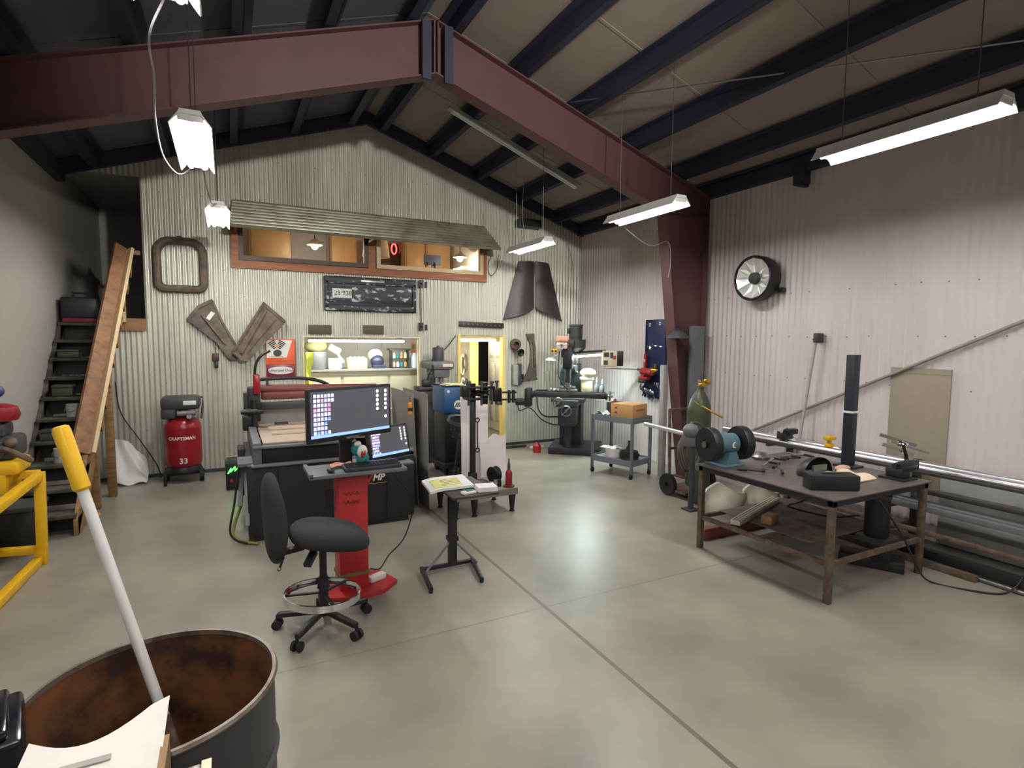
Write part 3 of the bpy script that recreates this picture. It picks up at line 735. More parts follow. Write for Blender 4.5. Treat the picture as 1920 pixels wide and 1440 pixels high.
m = MB(); m.text('CRAFTSMAN', .064, oncyl(.241, .655, .0), .001, .0015); obj('lettering', m, WHT, t)
m = MB(); m.text('33', .11, oncyl(.2405, .33, .05), .001, .002); obj('number', m, WHT, t)
m = MB(); m.tube([(cx+.24, cy+.05, .9), (cx+.26, cy+.16, 1.1), (cx+.26, cy+.22, 1.2), (cx-.1, cy+.24, 1.2)], .014); obj('push_handle', m, BLK, t)
# ================================================================ MILLING MACHINES
MILL = mat('dark_teal_grey_machine_enamel', (44, 50, 52), .42, var=.15)
t = thing('milling_machine', 'tall dark knee milling machine with bright task light in the room corner', 'mill', (5.72, 8.72, 0), rz=R(-40), world=False)
m = MB(); m.box(-.36, .56, -.4, .5, 0, .13, .02); obj('base', m, MILL, t)
m = MB(); m.prism([(.5, .13), (-.02, .13), (-.06, .6), (-.02, 1.2), (-.1, 1.5), (.42, 1.5)], 'x', -.2, .2); obj('column', m, MILL, t)
m = MB(); m.box(-.16, .16, -.58, -.02, .55, .9, .03); m.cyl((0, -.32, .13), (0, -.32, .6), .06); obj('knee', m, MILL, t)
m = MB(); m.box(-.2, .2, -.6, -.06, .9, 1.02, .015); m.box(-.3, .3, -.52, -.16, .98, 1.05, .01); obj('saddle', m, DGR, t)
m = MB(); m.box(-.64, .66, -.46, -.2, 1.05, 1.15, .006)
for y in (-.39, -.33, -.27): m.box(-.64, .66, y-.008, y+.008, 1.148, 1.156)
m.box(-.7, -.64, -.42, -.24, 1.03, 1.14, .01); m.box(.66, .7, -.42, -.24, 1.03, 1.14, .01); obj('table', m, mat('oily_table_steel', (62, 64, 62), .35, .5), t)
m = MB(); m.box(-.8, -.69, -.46, -.2, .86, 1.2, .02); m.cyl((-.98, -.34, .94), (-.78, -.34, .94), .065, n=20); obj('power_feed', m, BLK, t)
for (x, y, z, ax) in ((.74, -.33, 1.09, 'x'), (-.0, -.66, .84, 'y'), (-.14, -.66, .98, 'y')):
    m = MB(); d = Vector((1, 0, 0)) if ax == 'x' else Vector((0, -1, 0)); p = Vector((x, y, z))
    m.cyl(p-d*.05, p+d*.05, .022); m.lathe([(.085, -.012), (.1, 0), (.085, .012), (.078, 0)], p, d, 24, True)
    e = d.orthogonal().normalized()
    for q in (e, -e): m.cyl(p, p+q*.085, .009, n=8)
    m.cyl(p+e*.09, p+e*.09+d*.08, .013, n=8); obj('hand_wheel', m, STEEL, t)
m = MB(); m.box(-.14, .14, -.46, .5, 1.5, 1.64, .02); obj('ram', m, MILL, t)
m = MB(); m.box(-.085, .085, -.6, -.38, 1.58, 1.98, .02); m.cyl((0, -.5, 1.6), (0, -.5, 1.34), .06, n=20); m.box(-.12, .1, -.58, -.4, 1.78, 1.92, .03); obj('head', m, BLK, t)
m = MB(); m.cyl((0, -.5, 1.36), (0, -.5, 1.27), .045); m.cyl((0, -.5, 1.28), (0, -.5, 1.19), .022); obj('spindle', m, STEEL, t)
m = MB(); m.lathe([(0, 1.86), (.1, 1.88), (.17, 1.95), (.17, 2.1), (0, 2.1)], (.13, -.4, 0), n=28); m.box(-.16, .12, -.62, -.36, 1.96, 2.1, .04); obj('belt_housing', m, DGR, t)
m = MB(); m.lathe([(0, 2.1), (.115, 2.1), (.12, 2.14), (.12, 2.33), (.128, 2.335), (.128, 2.365), (0, 2.37)], (.12, -.4, 0), n=24); m.box(-.03, .02, -.5, -.42, 2.2, 2.3, .01); obj('motor', m, DGR, t)
m = MB(); m.box(-.2, .02, -.65, -.62, 2.06, 2.16, .008); obj('red_label', m, mat('pinkish_red_label', (222, 160, 140), .5), t)
m = MB(); m.box(-.19, .0, -.65, -.625, 1.94, 2.045, .008); obj('dial_plate', m, mat('pale_dial_plate', (226, 204, 190), .4), t)
m = MB(); m.lathe([(.03, 0), (.037, 0), (.037, .004), (.03, .004)], (-.1, -.652, 1.99), (0, -1, 0), 4, True); m.boxc((-.1, -.654, 1.99), (.012, .003, .04)); m.boxc((-.1, -.654, 1.99), (.15, .003, .005)); obj('dial_mark', m, BLK, t)
m = MB(); m.box(-.3, -.17, -.62, -.57, 1.86, 1.93, .008); obj('gauge_box', m, YEL, t)
m = MB()
for x in (-.265, -.205): m.cyl((x, -.62, 1.895), (x, -.628, 1.895), .02, n=14)
obj('gauge_holes', m, BLK, t)
for k in range(3):
    m = MB(); a = 2*math.pi*k/3+.4; c = Vector((.14, -.52, 1.72)); q = c+Vector((.03, math.cos(a)*.2, math.sin(a)*.2)); m.cyl(c, q, .008, n=8); m.ball(q, .02, 8, 6); obj('feed_handle', m, STEEL, t)
m = MB(); m.cyl((.12, -.52, 1.72), (.16, -.52, 1.72), .04); obj('feed_hub', m, STEEL, t)
TASK = emit('cool_task_light_glow', (226, 255, 250), 10)
m = MB(); m.bar((.1, -.4, 1.86), (.66, -.4, 1.9), .04, .05); m.cyl((.64, -.4, 1.62), (.64, -.4, 1.92), .018); obj('readout_arm', m, BLK, t)
m = MB(); m.cyl((.06, -.44, 1.79), (.6, -.44, 1.835), .016, n=10); obj('task_tube', m, TASK, t)
lo = lamp('task_lamp', 'AREA', t, (.33, -.45, 1.785), 13, (232, 255, 252), None, (.54, .03)); lo.rotation_euler = (R(-12), R(-4.5), 0)
m = MB(); m.bar((.02, -.44, 1.83), (.62, -.44, 1.875), .08, .02); obj('task_light_hood', m, LGR, t)
m = MB(); m.lathe([(.0, .05), (.05, .05), (.1, .01), (.105, 0), (.095, 0), (.045, .04), (0, .042)], (-.3, -.52, 1.73)); m.cyl((-.28, -.52, 1.78), (-.1, -.55, 1.86), .01); obj('lamp_shade', m, WHT, t)
m = MB(); m.lathe([(0, 0), (.085, 0), (.085, .008), (0, .008)], (-.3, -.52, 1.728)); obj('lamp_disc', m, TASK, t)
lamp('disc_lamp', 'AREA', t, (-.3, -.52, 1.722), 2.5, (238, 255, 252), None, (.13, .13))
m = MB(); m.box(.62, .96, -.5, -.34, 1.64, 1.9, .01); obj('readout_case', m, BLK, t)
m = MB(); m.box(.6, .86, -.53, -.49, 1.63, 1.91, .01); obj('readout_front', m, CREAM, t)
m = MB(); m.box(.63, .72, -.535, -.528, 1.8, 1.88); m.box(.74, .79, -.535, -.528, 1.78, 1.88); m.box(.63, .7, -.535, -.528, 1.66, 1.74); obj('readout_screen', m, DGR, t)
m = MB(); m.box(.795, .84, -.536, -.528, 1.76, 1.82); obj('readout_button', m, RED, t)
m = MB(); m.box(.6, 1.3, -.3, -.27, 1.575, 1.59); m.box(1.2, 1.24, -.3, -.0, 1.56, 1.6); obj('readout_shelf', m, STEEL, t)
m = MB(); m.tube(smooth([(-.95, -.34, .9), (-.9, -.38, .78), (-.7, -.4, .84), (-.5, -.3, .62), (-.3, -.1, .5), (-.22, .05, .5)]), .01, 6); obj('feed_cable', m, BCORD, t)
m = MB(); m.tube(smooth([(-.56, -.5, 1.08), (-.52, -.56, .85), (-.4, -.55, .72), (-.2, -.3, .68)]), .014, 6); m.tube(smooth([(-.14, -.6, 1.9), (-.16, -.62, 1.5), (-.06, -.6, 1.3), (.02, -.5, 1.2)]), .009, 6); obj('coolant_hose', m, BCORD, t)
MILLM = Matrix.Translation((5.72, 8.72, 0)) @ Matrix.Rotation(R(-40), 4, 'Z')
def ml(p): return tuple(MILLM @ Vector(p))
def mthing(name, label, cat, p, group=None):
    o = thing(name, label, cat, ml(p), group, rz=R(-40), world=False); return o
# on the mill table
t = mthing('machine_vise', 'small machine vise with bright workpiece on the corner mill table', 'vise', (.0, -.33, 1.157))
m = MB(); m.box(-.16, .16, -.09, .09, 0, .05, .008); m.box(-.16, -.08, -.09, .09, .05, .1, .005); m.box(.05, .12, -.09, .09, .05, .1, .005); obj('body', m, STEEL, t)
m = MB(); m.box(-.08, .05, -.07, .07, .06, .12, .004); obj('workpiece', m, ALU, t)
t = mthing('wrapped_box', 'pale plastic-wrapped carton on the mill table under the task light', 'box', (.32, -.3, 1.157))
m = MB(); m.boxc((0, 0, .11), (.2, .14, .22), Matrix.Rotation(.2, 3, 'Z'), .02); obj('carton', m, CREAM, t)
m = MB(); m.boxc((0, 0, .24), (.24, .16, .07), Matrix.Rotation(.3, 3, 'Z'), .02); obj('wrap_fold', m, WHT, t)
m = MB(); m.ball((.02, 0, .34), (.15, .1, .09)); obj('plastic_bag', m, mat('yellowish_clear_bag', (222, 218, 176), .3), t)
for x, h_, l in ((.5, .2, 'grey oil bottle on the mill table nearer the spindle'), (.6, .17, 'grey oil bottle at the outer end of the mill table')):
    t = mthing('oil_bottle', l, 'bottle', (x, -.34, 1.157), 'oil bottles on the mill table')
    m = MB(); m.lathe([(0, 0), (.04, 0), (.042, .02), (.042, h_*.6), (.015, h_*.8), (.012, h_)], (0, 0, 0), n=16); obj('body', m, MGR, t)
    m = MB(); m.lathe([(.016, h_*.93), (.016, h_+.01), (.004, h_+.07), (0, h_+.07)], (0, 0, 0), n=12); obj('spout', m, WHT, t)
t = mthing('wrench', 'black clamp wrench lying on the power feed end of the mill table', 'tool', (-.5, -.34, 1.157))
m = MB(); m.bar((-.1, 0, .012), (.06, .02, .012), .025, .02); m.lathe([(.018, -.01), (.034, -.01), (.034, .012), (.018, .012)], (.085, .02, .012), (0, 0, 1), 14, True); obj('body', m, BLK, t)
t = mthing('rag', 'crumpled grey shop rag on the mill table beside the wrench', 'rag', (-.27, -.3, 1.157))
m = MB(); m.grid(lambda u, v: ((u-.5)*.16, (v-.5)*.16, .016+.035*abs(math.sin(6*u+2*v)*math.sin(5*v+1))), 12, 8, th=(0, 0, -.01)); obj('cloth', m, LGR, t)
# floor things at the mill foot
t = thing('red_jug', 'small red jug on the floor at the foot of the corner mill', 'jug', (5.08, 8.86, 0))
m = MB(); m.lathe([(0, 0), (.07, 0), (.075, .02), (.075, .13), (.03, .18), (.022, .2)], (5.08, 8.86, 0)); obj('body', m, RED, t)
m = MB(); m.cyl((5.08, 8.86, .2), (5.08, 8.86, .23), .025); obj('cap', m, BLK, t)
t = thing('steel_bar', 'dark steel bar lying on the floor along the wall beside the mill', 'bar', (5.0, 9.45, 0))
m = MB(); m.box(4.6, 5.15, 9.4, 9.46, 0, .04); obj('bar', m, DGR, t)
m = MB(); m.box(5.12, 5.4, 9.1, 9.22, 0, .05, .01); solo('white_tray', 'small white tray on the floor near the red jug', 'tray', m, WHT, (5.26, 9.16, 0))
# small mill-drill behind the welder
t = thing('drill_press', 'dark mill-drill with tall motor standing behind the blue welder', 'drill', (3.2, 9.2, 0))
m = MB(); m.box(2.9, 3.5, 8.85, 9.6, 0, .75, .02); obj('cabinet', m, DGR, t)
m = MB(); m.cyl((3.22, 9.42, .75), (3.22, 9.42, 1.72), .08, n=20); obj('column', m, MGR, t)
m = MB(); m.box(2.78, 3.48, 8.78, 9.05, 1.22, 1.3, .01); m.box(3.05, 3.4, 8.8, 9.3, 1.0, 1.22, .03); obj('table', m, BLK, t)
m = MB(); m.box(3.02, 3.42, 8.78, 9.45, 1.58, 1.72, .04); m.box(3.08, 3.36, 8.84, 9.2, 1.44, 1.6, .03); obj('head', m, MGR, t)
m = MB(); m.box(3.2, 3.38, 8.765, 8.782, 1.625, 1.675, .004); obj('label', m, mat('cream_red_label', (226, 200, 176), .5), t)
m = MB(); m.lathe([(0, 1.72), (.1, 1.72), (.1, 1.93), (.085, 1.95), (.03, 1.955), (.02, 1.98), (0, 1.98)], (3.2, 9.0, 0), n=24); obj('motor', m, DGR, t)
m = MB(); m.cyl((3.24, 8.98, 1.46), (3.24, 8.98, 1.36), .05); m.cyl((3.24, 8.98, 1.37), (3.24, 8.98, 1.31), .02); obj('spindle', m, STEEL, t)
for k in range(3):
    m = MB(); a = 2*math.pi*k/3+.5; c = Vector((3.06, 8.86, 1.5)); q = c+Vector((-.04, -.15*math.sin(a)-.03, .17*math.cos(a))); m.cyl(c, q, .009, n=8); m.ball(q, .02, 8, 6); obj('feed_handle', m, BLK, t)
m = MB(); m.tube(smooth([(2.9, 8.85, 1.3), (2.96, 8.84, 1.45), (3.03, 8.83, 1.6), (3.06, 8.9, 1.75)]), .012, 6); m.tube(smooth([(3.3, 9.0, 1.9), (3.5, 9.3, 1.98), (3.75, 9.6, 2.15)]), .01, 6); obj('cable', m, BCORD, t)
m = MB(); m.box(2.86, 3.0, 8.76, 8.9, 1.305, 1.42, .02); m.box(3.12, 3.3, 8.84, 9.0, 1.3, 1.33, .01); obj('clamp', m, BLK, t)
# blue welder on its cart
t = thing('welding_machine', 'blue welding machine with round cream slash emblem on a black cart', 'welder', (3.15, 8.1, 0))
m = MB(); m.box(2.9, 3.42, 7.9, 8.45, .96, 1.36, .02); obj('case', m, BLU, t)
m = MB(); m.box(2.92, 3.4, 7.92, 8.43, .1, .96, .02); m.box(2.86, 3.46, 7.85, 8.5, .12, .2, .01); obj('cart', m, BLK, t)
for x in (2.95, 3.37):
    m = MB(); m.cyl((x-.02, 7.95, .06), (x+.02, 7.95, .06), .06); m.cyl((x-.02, 8.38, .06), (x+.02, 8.38, .06), .06); obj('wheel', m, BLKR, t)
m = MB(); m.prism(ell(3.13, 1.09, .07, .07, 0, 0), 'y', 7.892, 7.9); obj('emblem_disc', m, CREAM, t)
m = MB()
for k in (-1, 0, 1): m.prism([(3.13+k*.034-.03, 1.06), (3.13+k*.034-.008, 1.06), (3.13+k*.034+.028, 1.125), (3.13+k*.034+.006, 1.125)], 'y', 7.888, 7.893)
obj('emblem_slashes', m, BLU, t)
m = MB(); m.text('Miller', .085, onwall(3.315, 7.896, 1.085), .001, .001); obj('lettering', m, CREAM, t)
m = MB(); m.prism(ell(2.97, 1.3, .02, .022, 0, 0), 'y', 7.893, 7.9); obj('white_mark', m, WHT, t)
t = thing('paper_sheets', 'loose white paper sheets lying on top of the blue welder', 'paper', (3.15, 8.1, 1.36))
m = MB(); m.grid(lambda u, v: (2.96+.4*u, 7.92+.35*v, 1.376+.012*math.sin(5*u)+.03*(1-v)*(u-.5)**2), 10, 6, th=(0, 0, .004)); obj('sheet', m, PAP, t)
m = MB(); m.boxc((3.1, 8.05, 1.4), (.25, .2, .012), Matrix.Rotation(.3, 3, 'Z')); obj('sheet', m, YPAP, t)
# round wire basket stool in front of the welder
t = thing('wire_basket_stand', 'black round wire basket on splayed legs in front of the blue welder', 'basket', (3.05, 7.4, 0))
c = Vector((3.05, 7.4, .9))
m = MB(); m.lathe([(.25, -.02), (.28, 0), (.27, .05), (.24, .03)], c+Vector((0, 0, -.02)), (.12, -.18, 1), 28, True); obj('rim', m, DGR, t)
m = MB()
for k in range(20):
    a = 2*math.pi*k/20; p = c+Vector((.25*math.cos(a), .25*math.sin(a), -.0+.03*math.sin(a))); q = c+Vector((.2*math.cos(a), .2*math.sin(a), -.2)); m.cyl(p, q, .006, n=6)
for z, r in ((-.1, .226), (-.2, .2)): m.lathe([(r-.007, -.007), (r+.007, -.007), (r+.007, .007), (r-.007, .007)], c+Vector((0, 0, z)), (0, 0, 1), 24, True)
obj('wires', m, BLK, t)
for k, (dx, dy) in enumerate(((-.12, -.25), (.22, -.1), (-.05, .25))):
    m = MB(); m.bar(c+Vector((dx*.6, dy*.6, -.2)), (c.x+dx*1.2, c.y+dy*1.2, 0), .045, .03); obj('leg', m, DGR, t)
t = thing('waste_bin', 'dark square bin on the floor under the wire basket', 'bin', (3.2, 7.52, 0))
m = MB(); m.prism([(3.1, .0), (3.34, .0), (3.36, .42), (3.08, .42)], 'y', 7.5, 7.75); obj('body', m, mat('dark_teal_plastic', (34, 44, 48), .5), t)
m = MB(); m.box(3.06, 3.38, 7.48, 7.77, .42, .45, .005); obj('rim', m, BLK, t)
# ================================================================ PLASMA TABLE, MONITORS, CHAIR
t = thing('plasma_cutting_table', 'black plasma cutting table with red-brown gantry beam behind the monitors', 'machine', (1.0, 6.9, 0))
m = MB(); m.box(.14, 1.88, 6.12, 7.6, .06, .8, .012); m.box(.2, 1.82, 6.16, 7.55, 0, .06); m.box(1.56, 1.575, 6.112, 6.12, .08, .78); m.box(.42, .435, 6.112, 6.12, .08, .78); obj('cabinet', m, BLK, t)
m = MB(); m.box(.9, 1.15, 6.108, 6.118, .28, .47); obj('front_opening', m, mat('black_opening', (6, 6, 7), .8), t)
m = MB(); m.box(.28, 1.2, 6.14, 6.2, .8, .98, .006); obj('front_panel', m, mat('black_front_panel', (30, 31, 36), .4), t)
m = MB(); m.box(.2, 1.22, 6.08, 6.16, .97, 1.0, .006); m.box(.18, 1.22, 6.06, 6.16, .785, .81, .006); m.box(.2, .28, 6.1, 7.9, .8, 1.03, .008); m.box(1.22, 1.88, 6.1, 6.2, .76, .82, .008); m.box(1.8, 1.88, 6.1, 7.6, .76, .84, .01); m.box(.2, 1.88, 7.84, 7.92, .8, 1.0, .008)
obj('rail_frame', m, MGR, t)
m = MB(); m.box(.3, 1.78, 6.25, 7.8, .985, 1.005, .003); obj('cut_bed', m, mat('pinkish_plywood_bed', (186, 166, 146), .7, var=.06), t)
m = MB()
for k in range(3): m.box(.42, 1.6, 6.7+k*.35, 6.78+k*.35, 1.005, 1.012)
obj('bed_slat', m, mat('bed_slat_wood', (166, 140, 118), .7), t)
m = MB(); m.box(.5, .66, 7.45, 7.5, 1.005, 1.04, .004); obj('clamp_block', m, DGR, t)
for x in (.22, 1.84):
    m = MB(); m.box(x-.06, x+.06, 7.5, 7.66, .98, 1.42, .01); obj('gantry_upright', m, DGR, t)
m = MB(); m.cyl((.3, 7.58, 1.46), (1.8, 7.58, 1.43), .05, n=20); m.box(.36, 1.72, 7.52, 7.64, 1.32, 1.42, .02); obj('gantry_beam', m, REDB, t)
m = MB(); m.box(.3, 1.8, 7.46, 7.52, 1.2, 1.3, .01); obj('gantry_rack', m, DGR, t)
m = MB(); m.box(.3, 1.8, 7.66, 7.7, 1.0, 1.2); obj('splash_panel', m, LGR, t)
m = MB(); m.box(.2, .34, 7.32, 7.5, 1.08, 1.5, .02); m.cyl((.27, 7.3, 1.02), (.27, 7.3, 1.35), .035); m.box(.14, .24, 7.3, 7.5, .98, 1.15, .01); m.cyl((.12, 7.2, 1.22), (.36, 7.2, 1.22), .03); obj('torch_carriage', m, BLK, t)
m = MB(); m.box(.26, .34, 7.24, 7.34, 1.42, 1.66, .02); obj('torch_lifter', m, REDD, t)
m = MB(); m.tube(smooth([(.28, 7.28, 1.62), (.3, 7.28, 1.78), (.36, 7.28, 1.88), (.46, 7.3, 1.94)]), .016, 8); obj('torch_hose', m, BLK, t)
m = MB(); m.tube(smooth([(.3, 7.6, 1.57), (.5, 7.6, 1.58), (.8, 7.6, 1.58), (1.05, 7.6, 1.54), (1.2, 7.6, 1.46), (1.26, 7.6, 1.38)]), .022, 8); obj('cable_track', m, BLK, t)
m = MB(); m.box(.42, .45, 7.55, 7.6, 1.45, 1.57); obj('cable_post', m, DGR, t)
m = MB(); m.box(.07, .15, 6.9, 7.2, .3, .84, .01); obj('control_box', m, BLK, t)
m = MB(); m.bar((.12, 6.5, .8), (.07, 6.3, .35), .04, .03); m.bar((.14, 6.4, .8), (.13, 6.08, .2), .04, .03); m.box(.06, .3, 6.2, 6.6, .78, .81); obj('hose_arm', m, MGR, t)
m = MB(); m.tube(smooth([(.07, 6.4, .75), (.02, 6.3, .4), (-.03, 6.2, .14), (.02, 6.15, .05), (.12, 6.08, .02)]), .012, 6); obj('torch_cable', m, BCORD, t)
m = MB(); m.tube(smooth([(.08, 6.5, .3), (.0, 6.4, .06), (.06, 6.2, .018), (.22, 6.02, .018)]), .016, 6); obj('yellow_hose', m, mat('olive_yellow_hose', (128, 122, 60), .6), t)
def onfront(cx, y, cz, sh=0): return lambda v: (cx+v[0]+sh*v[1], y-v[2], cz+v[1])
m = MB(); m.text('MP', .1, onfront(1.47, 6.11, .545, .25), .001, .003); obj('white_lettering', m, WHT, t)
m = MB(); m.prism([(1.31, .59), (1.335, .605), (1.35, .535), (1.425, .635), (1.437, .627), (1.352, .49)], 'y', 6.108, 6.114); obj('red_tick_mark', m, RED, t)
m = MB(); m.tube(smooth([(1.31, 6.112, .472), (1.38, 6.112, .488), (1.42, 6.112, .476), (1.47, 6.112, .488), (1.52, 6.112, .48), (1.56, 6.112, .492)], 4), .004, 5); obj('gold_stroke', m, BRS, t)
t = thing('plasma_cutter', 'small black power unit with green lit display on the floor left of the cutting table', 'machine', (.12, 8.55, 0))
m = MB(); m.box(-.07, .15, 8.4, 8.8, .04, .38, .015); obj('case', m, BLK, t)
m = MB(); m.box(-.06, -.04, 8.42, 8.5, .0, .045); m.box(.12, .14, 8.42, 8.5, .0, .045); m.box(-.06, -.04, 8.7, 8.78, 0, .045); m.box(.12, .14, 8.7, 8.78, 0, .045); obj('feet', m, BLKR, t)
GLED = emit('green_led_glow', (60, 255, 70), 3)
m = MB(); m.tube([(-.04, 8.394, .24), (.0, 8.394, .31), (-.01, 8.394, .26), (.05, 8.394, .33), (.04, 8.394, .27), (.12, 8.394, .34)], .009, 5); obj('led_display', m, GLED, t)
m = MB(); m.cyl((.0, 8.4, .14), (.0, 8.385, .14), .02); obj('red_knob', m, RED, t)
m = MB(); m.tube([(-.05, 8.55, .38), (-.05, 8.55, .44), (.13, 8.55, .44), (.13, 8.55, .38)], .012); obj('carry_handle', m, LGR, t)
# red pedestal with keyboard tray
t = thing('computer_pedestal', 'red steel pedestal on a wide red foot carrying the keyboard tray', 'stand', (.88, 4.62, 0))
m = MB(); m.prism([(.66, 4.45), (.86, 4.36), (1.1, 4.42), (1.24, 4.55), (1.16, 4.8), (.92, 4.9), (.7, 4.78)], 'z', 0, .035); obj('foot_plate', m, RED, t)
m = MB(); m.boxc((.875, 4.62, .52), (.235, .18, .97), Matrix.Rotation(R(3), 3, 'Z'), .006); obj('column', m, RED, t)
m = MB(); m.boxc((.875, 4.62, .16), (.25, .195, .03), Matrix.Rotation(R(3), 3, 'Z')); obj('olive_strap', m, mat('olive_strap', (118, 104, 60), .7), t)
m = MB()
for k in range(2): m.tube(smooth([(.80+.012*j, 4.524, .84-.07*k+.016*math.sin(j*2.3+k)) for j in range(12)], 4), .003, 5)
obj('faded_script', m, mat('faded_dark_red_print', (110, 36, 34), .6), t)
m = MB(); m.box(.53, 1.3, 4.42, 4.82, 1.005, 1.035, .006); m.box(.53, .56, 4.42, 4.82, 1.02, 1.05); m.box(.98, 1.5, 4.88, 5.26, .95, .968, .004); m.box(.98, 1.02, 4.78, 4.92, .95, 1.004); obj('tray', m, MGR, t)
m = MB(); m.box(.82, .92, 4.75, 4.83, 1.03, 1.36, .008); obj('monitor_arm', m, BLK, t)
m = MB(); m.tube(smooth([(1.02, 4.75, 1.0), (1.25, 4.8, .93), (1.5, 4.95, .6), (1.52, 5.05, .4), (1.42, 4.98, .22), (1.26, 4.9, .12), (1.14, 4.74, .08), (1.05, 4.72, .1)]), .007, 6); obj('mains_cable', m, BCORD, t)
m = MB(); m.boxc((1.08, 4.62, .06), (.16, .07, .05), Matrix.Rotation(.4, 3, 'Z'), .01); obj('power_strip', m, WHT, t)
t = thing('keyboard', 'black keyboard on the tray of the red pedestal', 'keyboard', (1.03, 4.52, 1.036))
m = MB(); m.boxc((1.03, 4.52, 1.056), (.46, .16, .03), Matrix.Rotation(R(3), 3, 'X'), .006); obj('body', m, DGR, t)
m = MB()
for r_ in range(5):
    for k in range(15): m.box(.815+k*.029, .838+k*.029, 4.455+r_*.028, 4.478+r_*.028, 1.066+r_*.0015, 1.074+r_*.0015)
obj('keys', m, BLK, t)
t = thing('computer_mouse', 'small silver-black mouse beside the keyboard on the tray', 'mouse', (.7, 4.5, 1.036))
m = MB(); m.ball((.7, 4.5, 1.056), (.03, .055, .02)); obj('body', m, BLK, t)
m = MB(); m.ball((.7, 4.49, 1.062), (.012, .03, .014)); obj('scroll_strip', m, CHR, t)
m = MB(); m.grid(lambda u, v: (.72+.18*u, 4.6+.12*v, 1.042+.018*abs(math.sin(5*u+3*v))), 8, 6, th=(0, 0, .006)); solo('shop_rag', 'pinkish crumpled rag on the keyboard tray behind the mouse', 'rag', m, mat('pinkish_rag', (208, 150, 130), .85), (.8, 4.66, 1.036))
t = thing('cloth_bundle', 'teal and white cloth bundle on the tray in front of the lower screen', 'cloth', (.96, 4.66, 1.036))
m = MB(); m.ball((.985, 4.66, 1.093), (.055, .05, .055), 12, 8); m.ball((.94, 4.66, 1.18), (.05, .045, .06), 12, 8); obj('teal_cloth', m, TEAL, t)
m = MB(); m.ball((.975, 4.625, 1.16), (.045, .03, .055), 10, 7); m.ball((.94, 4.63, 1.225), (.03, .03, .025), 10, 7); obj('white_cloth', m, CARDW, t)
m = MB(); m.ball((.972, 4.6, 1.14), (.014, .01, .03), 8, 6); m.ball((.992, 4.603, 1.15), (.01, .008, .025), 8, 6); obj('red_print', m, RED, t)
# monitors
SCR = emit('dark_desktop_glow', (70, 70, 76), .35)
IC = [emit('icon_%s_glow' % n, c, .85) for n, c in (('white', (236, 236, 240)), ('blue', (90, 130, 235)), ('pink', (240, 120, 150)), ('cyan', (60, 160, 240)), ('lilac', (170, 170, 250)))]
BAR = emit('task_bar_glow', (110, 140, 235), .9)
def icons(W, H, y, part):
    m = MB(); rnd = random.Random(3); kx = W/.745; kz = H/.36
    for r_ in range(9 if part == 0 else 0):
        nc = (6, 6, 5, 5, 5, 5, 4, 4, 5)[r_]
        for c in range(nc):
            x = -W/2+(.035+c*.031)*kx; z = H/2-(.03+r_*.036)*kz
            m.mat(rnd.choice((0, 0, 1, 4, 4, 3 if r_ in (3, 5) else 0, 2 if r_ in (1, 2, 3) else 1)))
            m.boxc((x, y, z), (.02*kx, .002, .018*kz), Matrix.Rotation(.2*rnd.random(), 3, 'Y'))
            m.mat(4); m.box(x-.012*kx, x+.012*kx, y-.001, y+.001, z-.016*kz, z-.011*kz)
    for x, n in (((W/2-.125*kx, 5),), ((W/2-.04*kx, 5),))[part-1] if part else ():
        for k in range(n):
            m.mat(0); m.prism(ell(x, H/2-(.03+k*.037)*kz, .013*kx, .014*kz, 0, 0, 10), 'y', y-.001, y+.001)
    if part == 2: m.mat(0); m.prism(ell(W/2-.04*kx, H/2-.25*kz, .013*kx, .014*kz, 0, 0, 10), 'y', y-.001, y+.001)
    return m
def monitor(label, loc, rz, W, H, tilt=0.0, name='computer_monitor'):
    t = thing(name, label, 'monitor', loc, 'shop computer screens', rz=rz, world=False)
    rt = Matrix.Rotation(tilt, 4, 'X')
    m = MB(); m.box(-W/2-.022, W/2+.022, -.01, .035, -H/2-.04, H/2+.022, .008); m.box(-W/4, W/4, .03, .07, -H/4, H/4, .015); m.xf(rt); obj('bezel', m, BLK, t)
    m = MB(); m.box(-W/2, W/2, -.0125, -.009, -H/2, H/2); m.xf(rt); obj('screen', m, SCR, t)
    for q in (0, 1, 2): m = icons(W, H, -.0145, q); m.xf(rt); obj('desktop_icon', m, IC, t)
    m = MB(); m.box(-W/2, W/2, -.0145, -.0125, -H/2, -H/2+.022); m.xf(rt); obj('task_bar', m, BAR, t)
    return t
mo = monitor('large black monitor showing a grey desktop full of icons, facing the drafting chair', (.885, 4.58, 1.505), R(24), .745, .36)
m = MB(); m.box(-.06, .06, .05, .11, -.25, .0, .006); obj('stand_neck', m, BLK, mo, raw=True)
m = MB(); m.box(-.06, .06, -.0125, -.009, -.215, -.2); obj('maker_badge', m, MGR, mo, raw=True)
m2 = monitor('lower second screen with the same desktop, half hidden under the large monitor', (1.31, 5.05, 1.148), R(24), .42, .25, R(-12))
m = MB(); m.box(-.23, .23, -.09, .12, -.176, -.15, .006); obj('base', m, BLK, m2, raw=True)
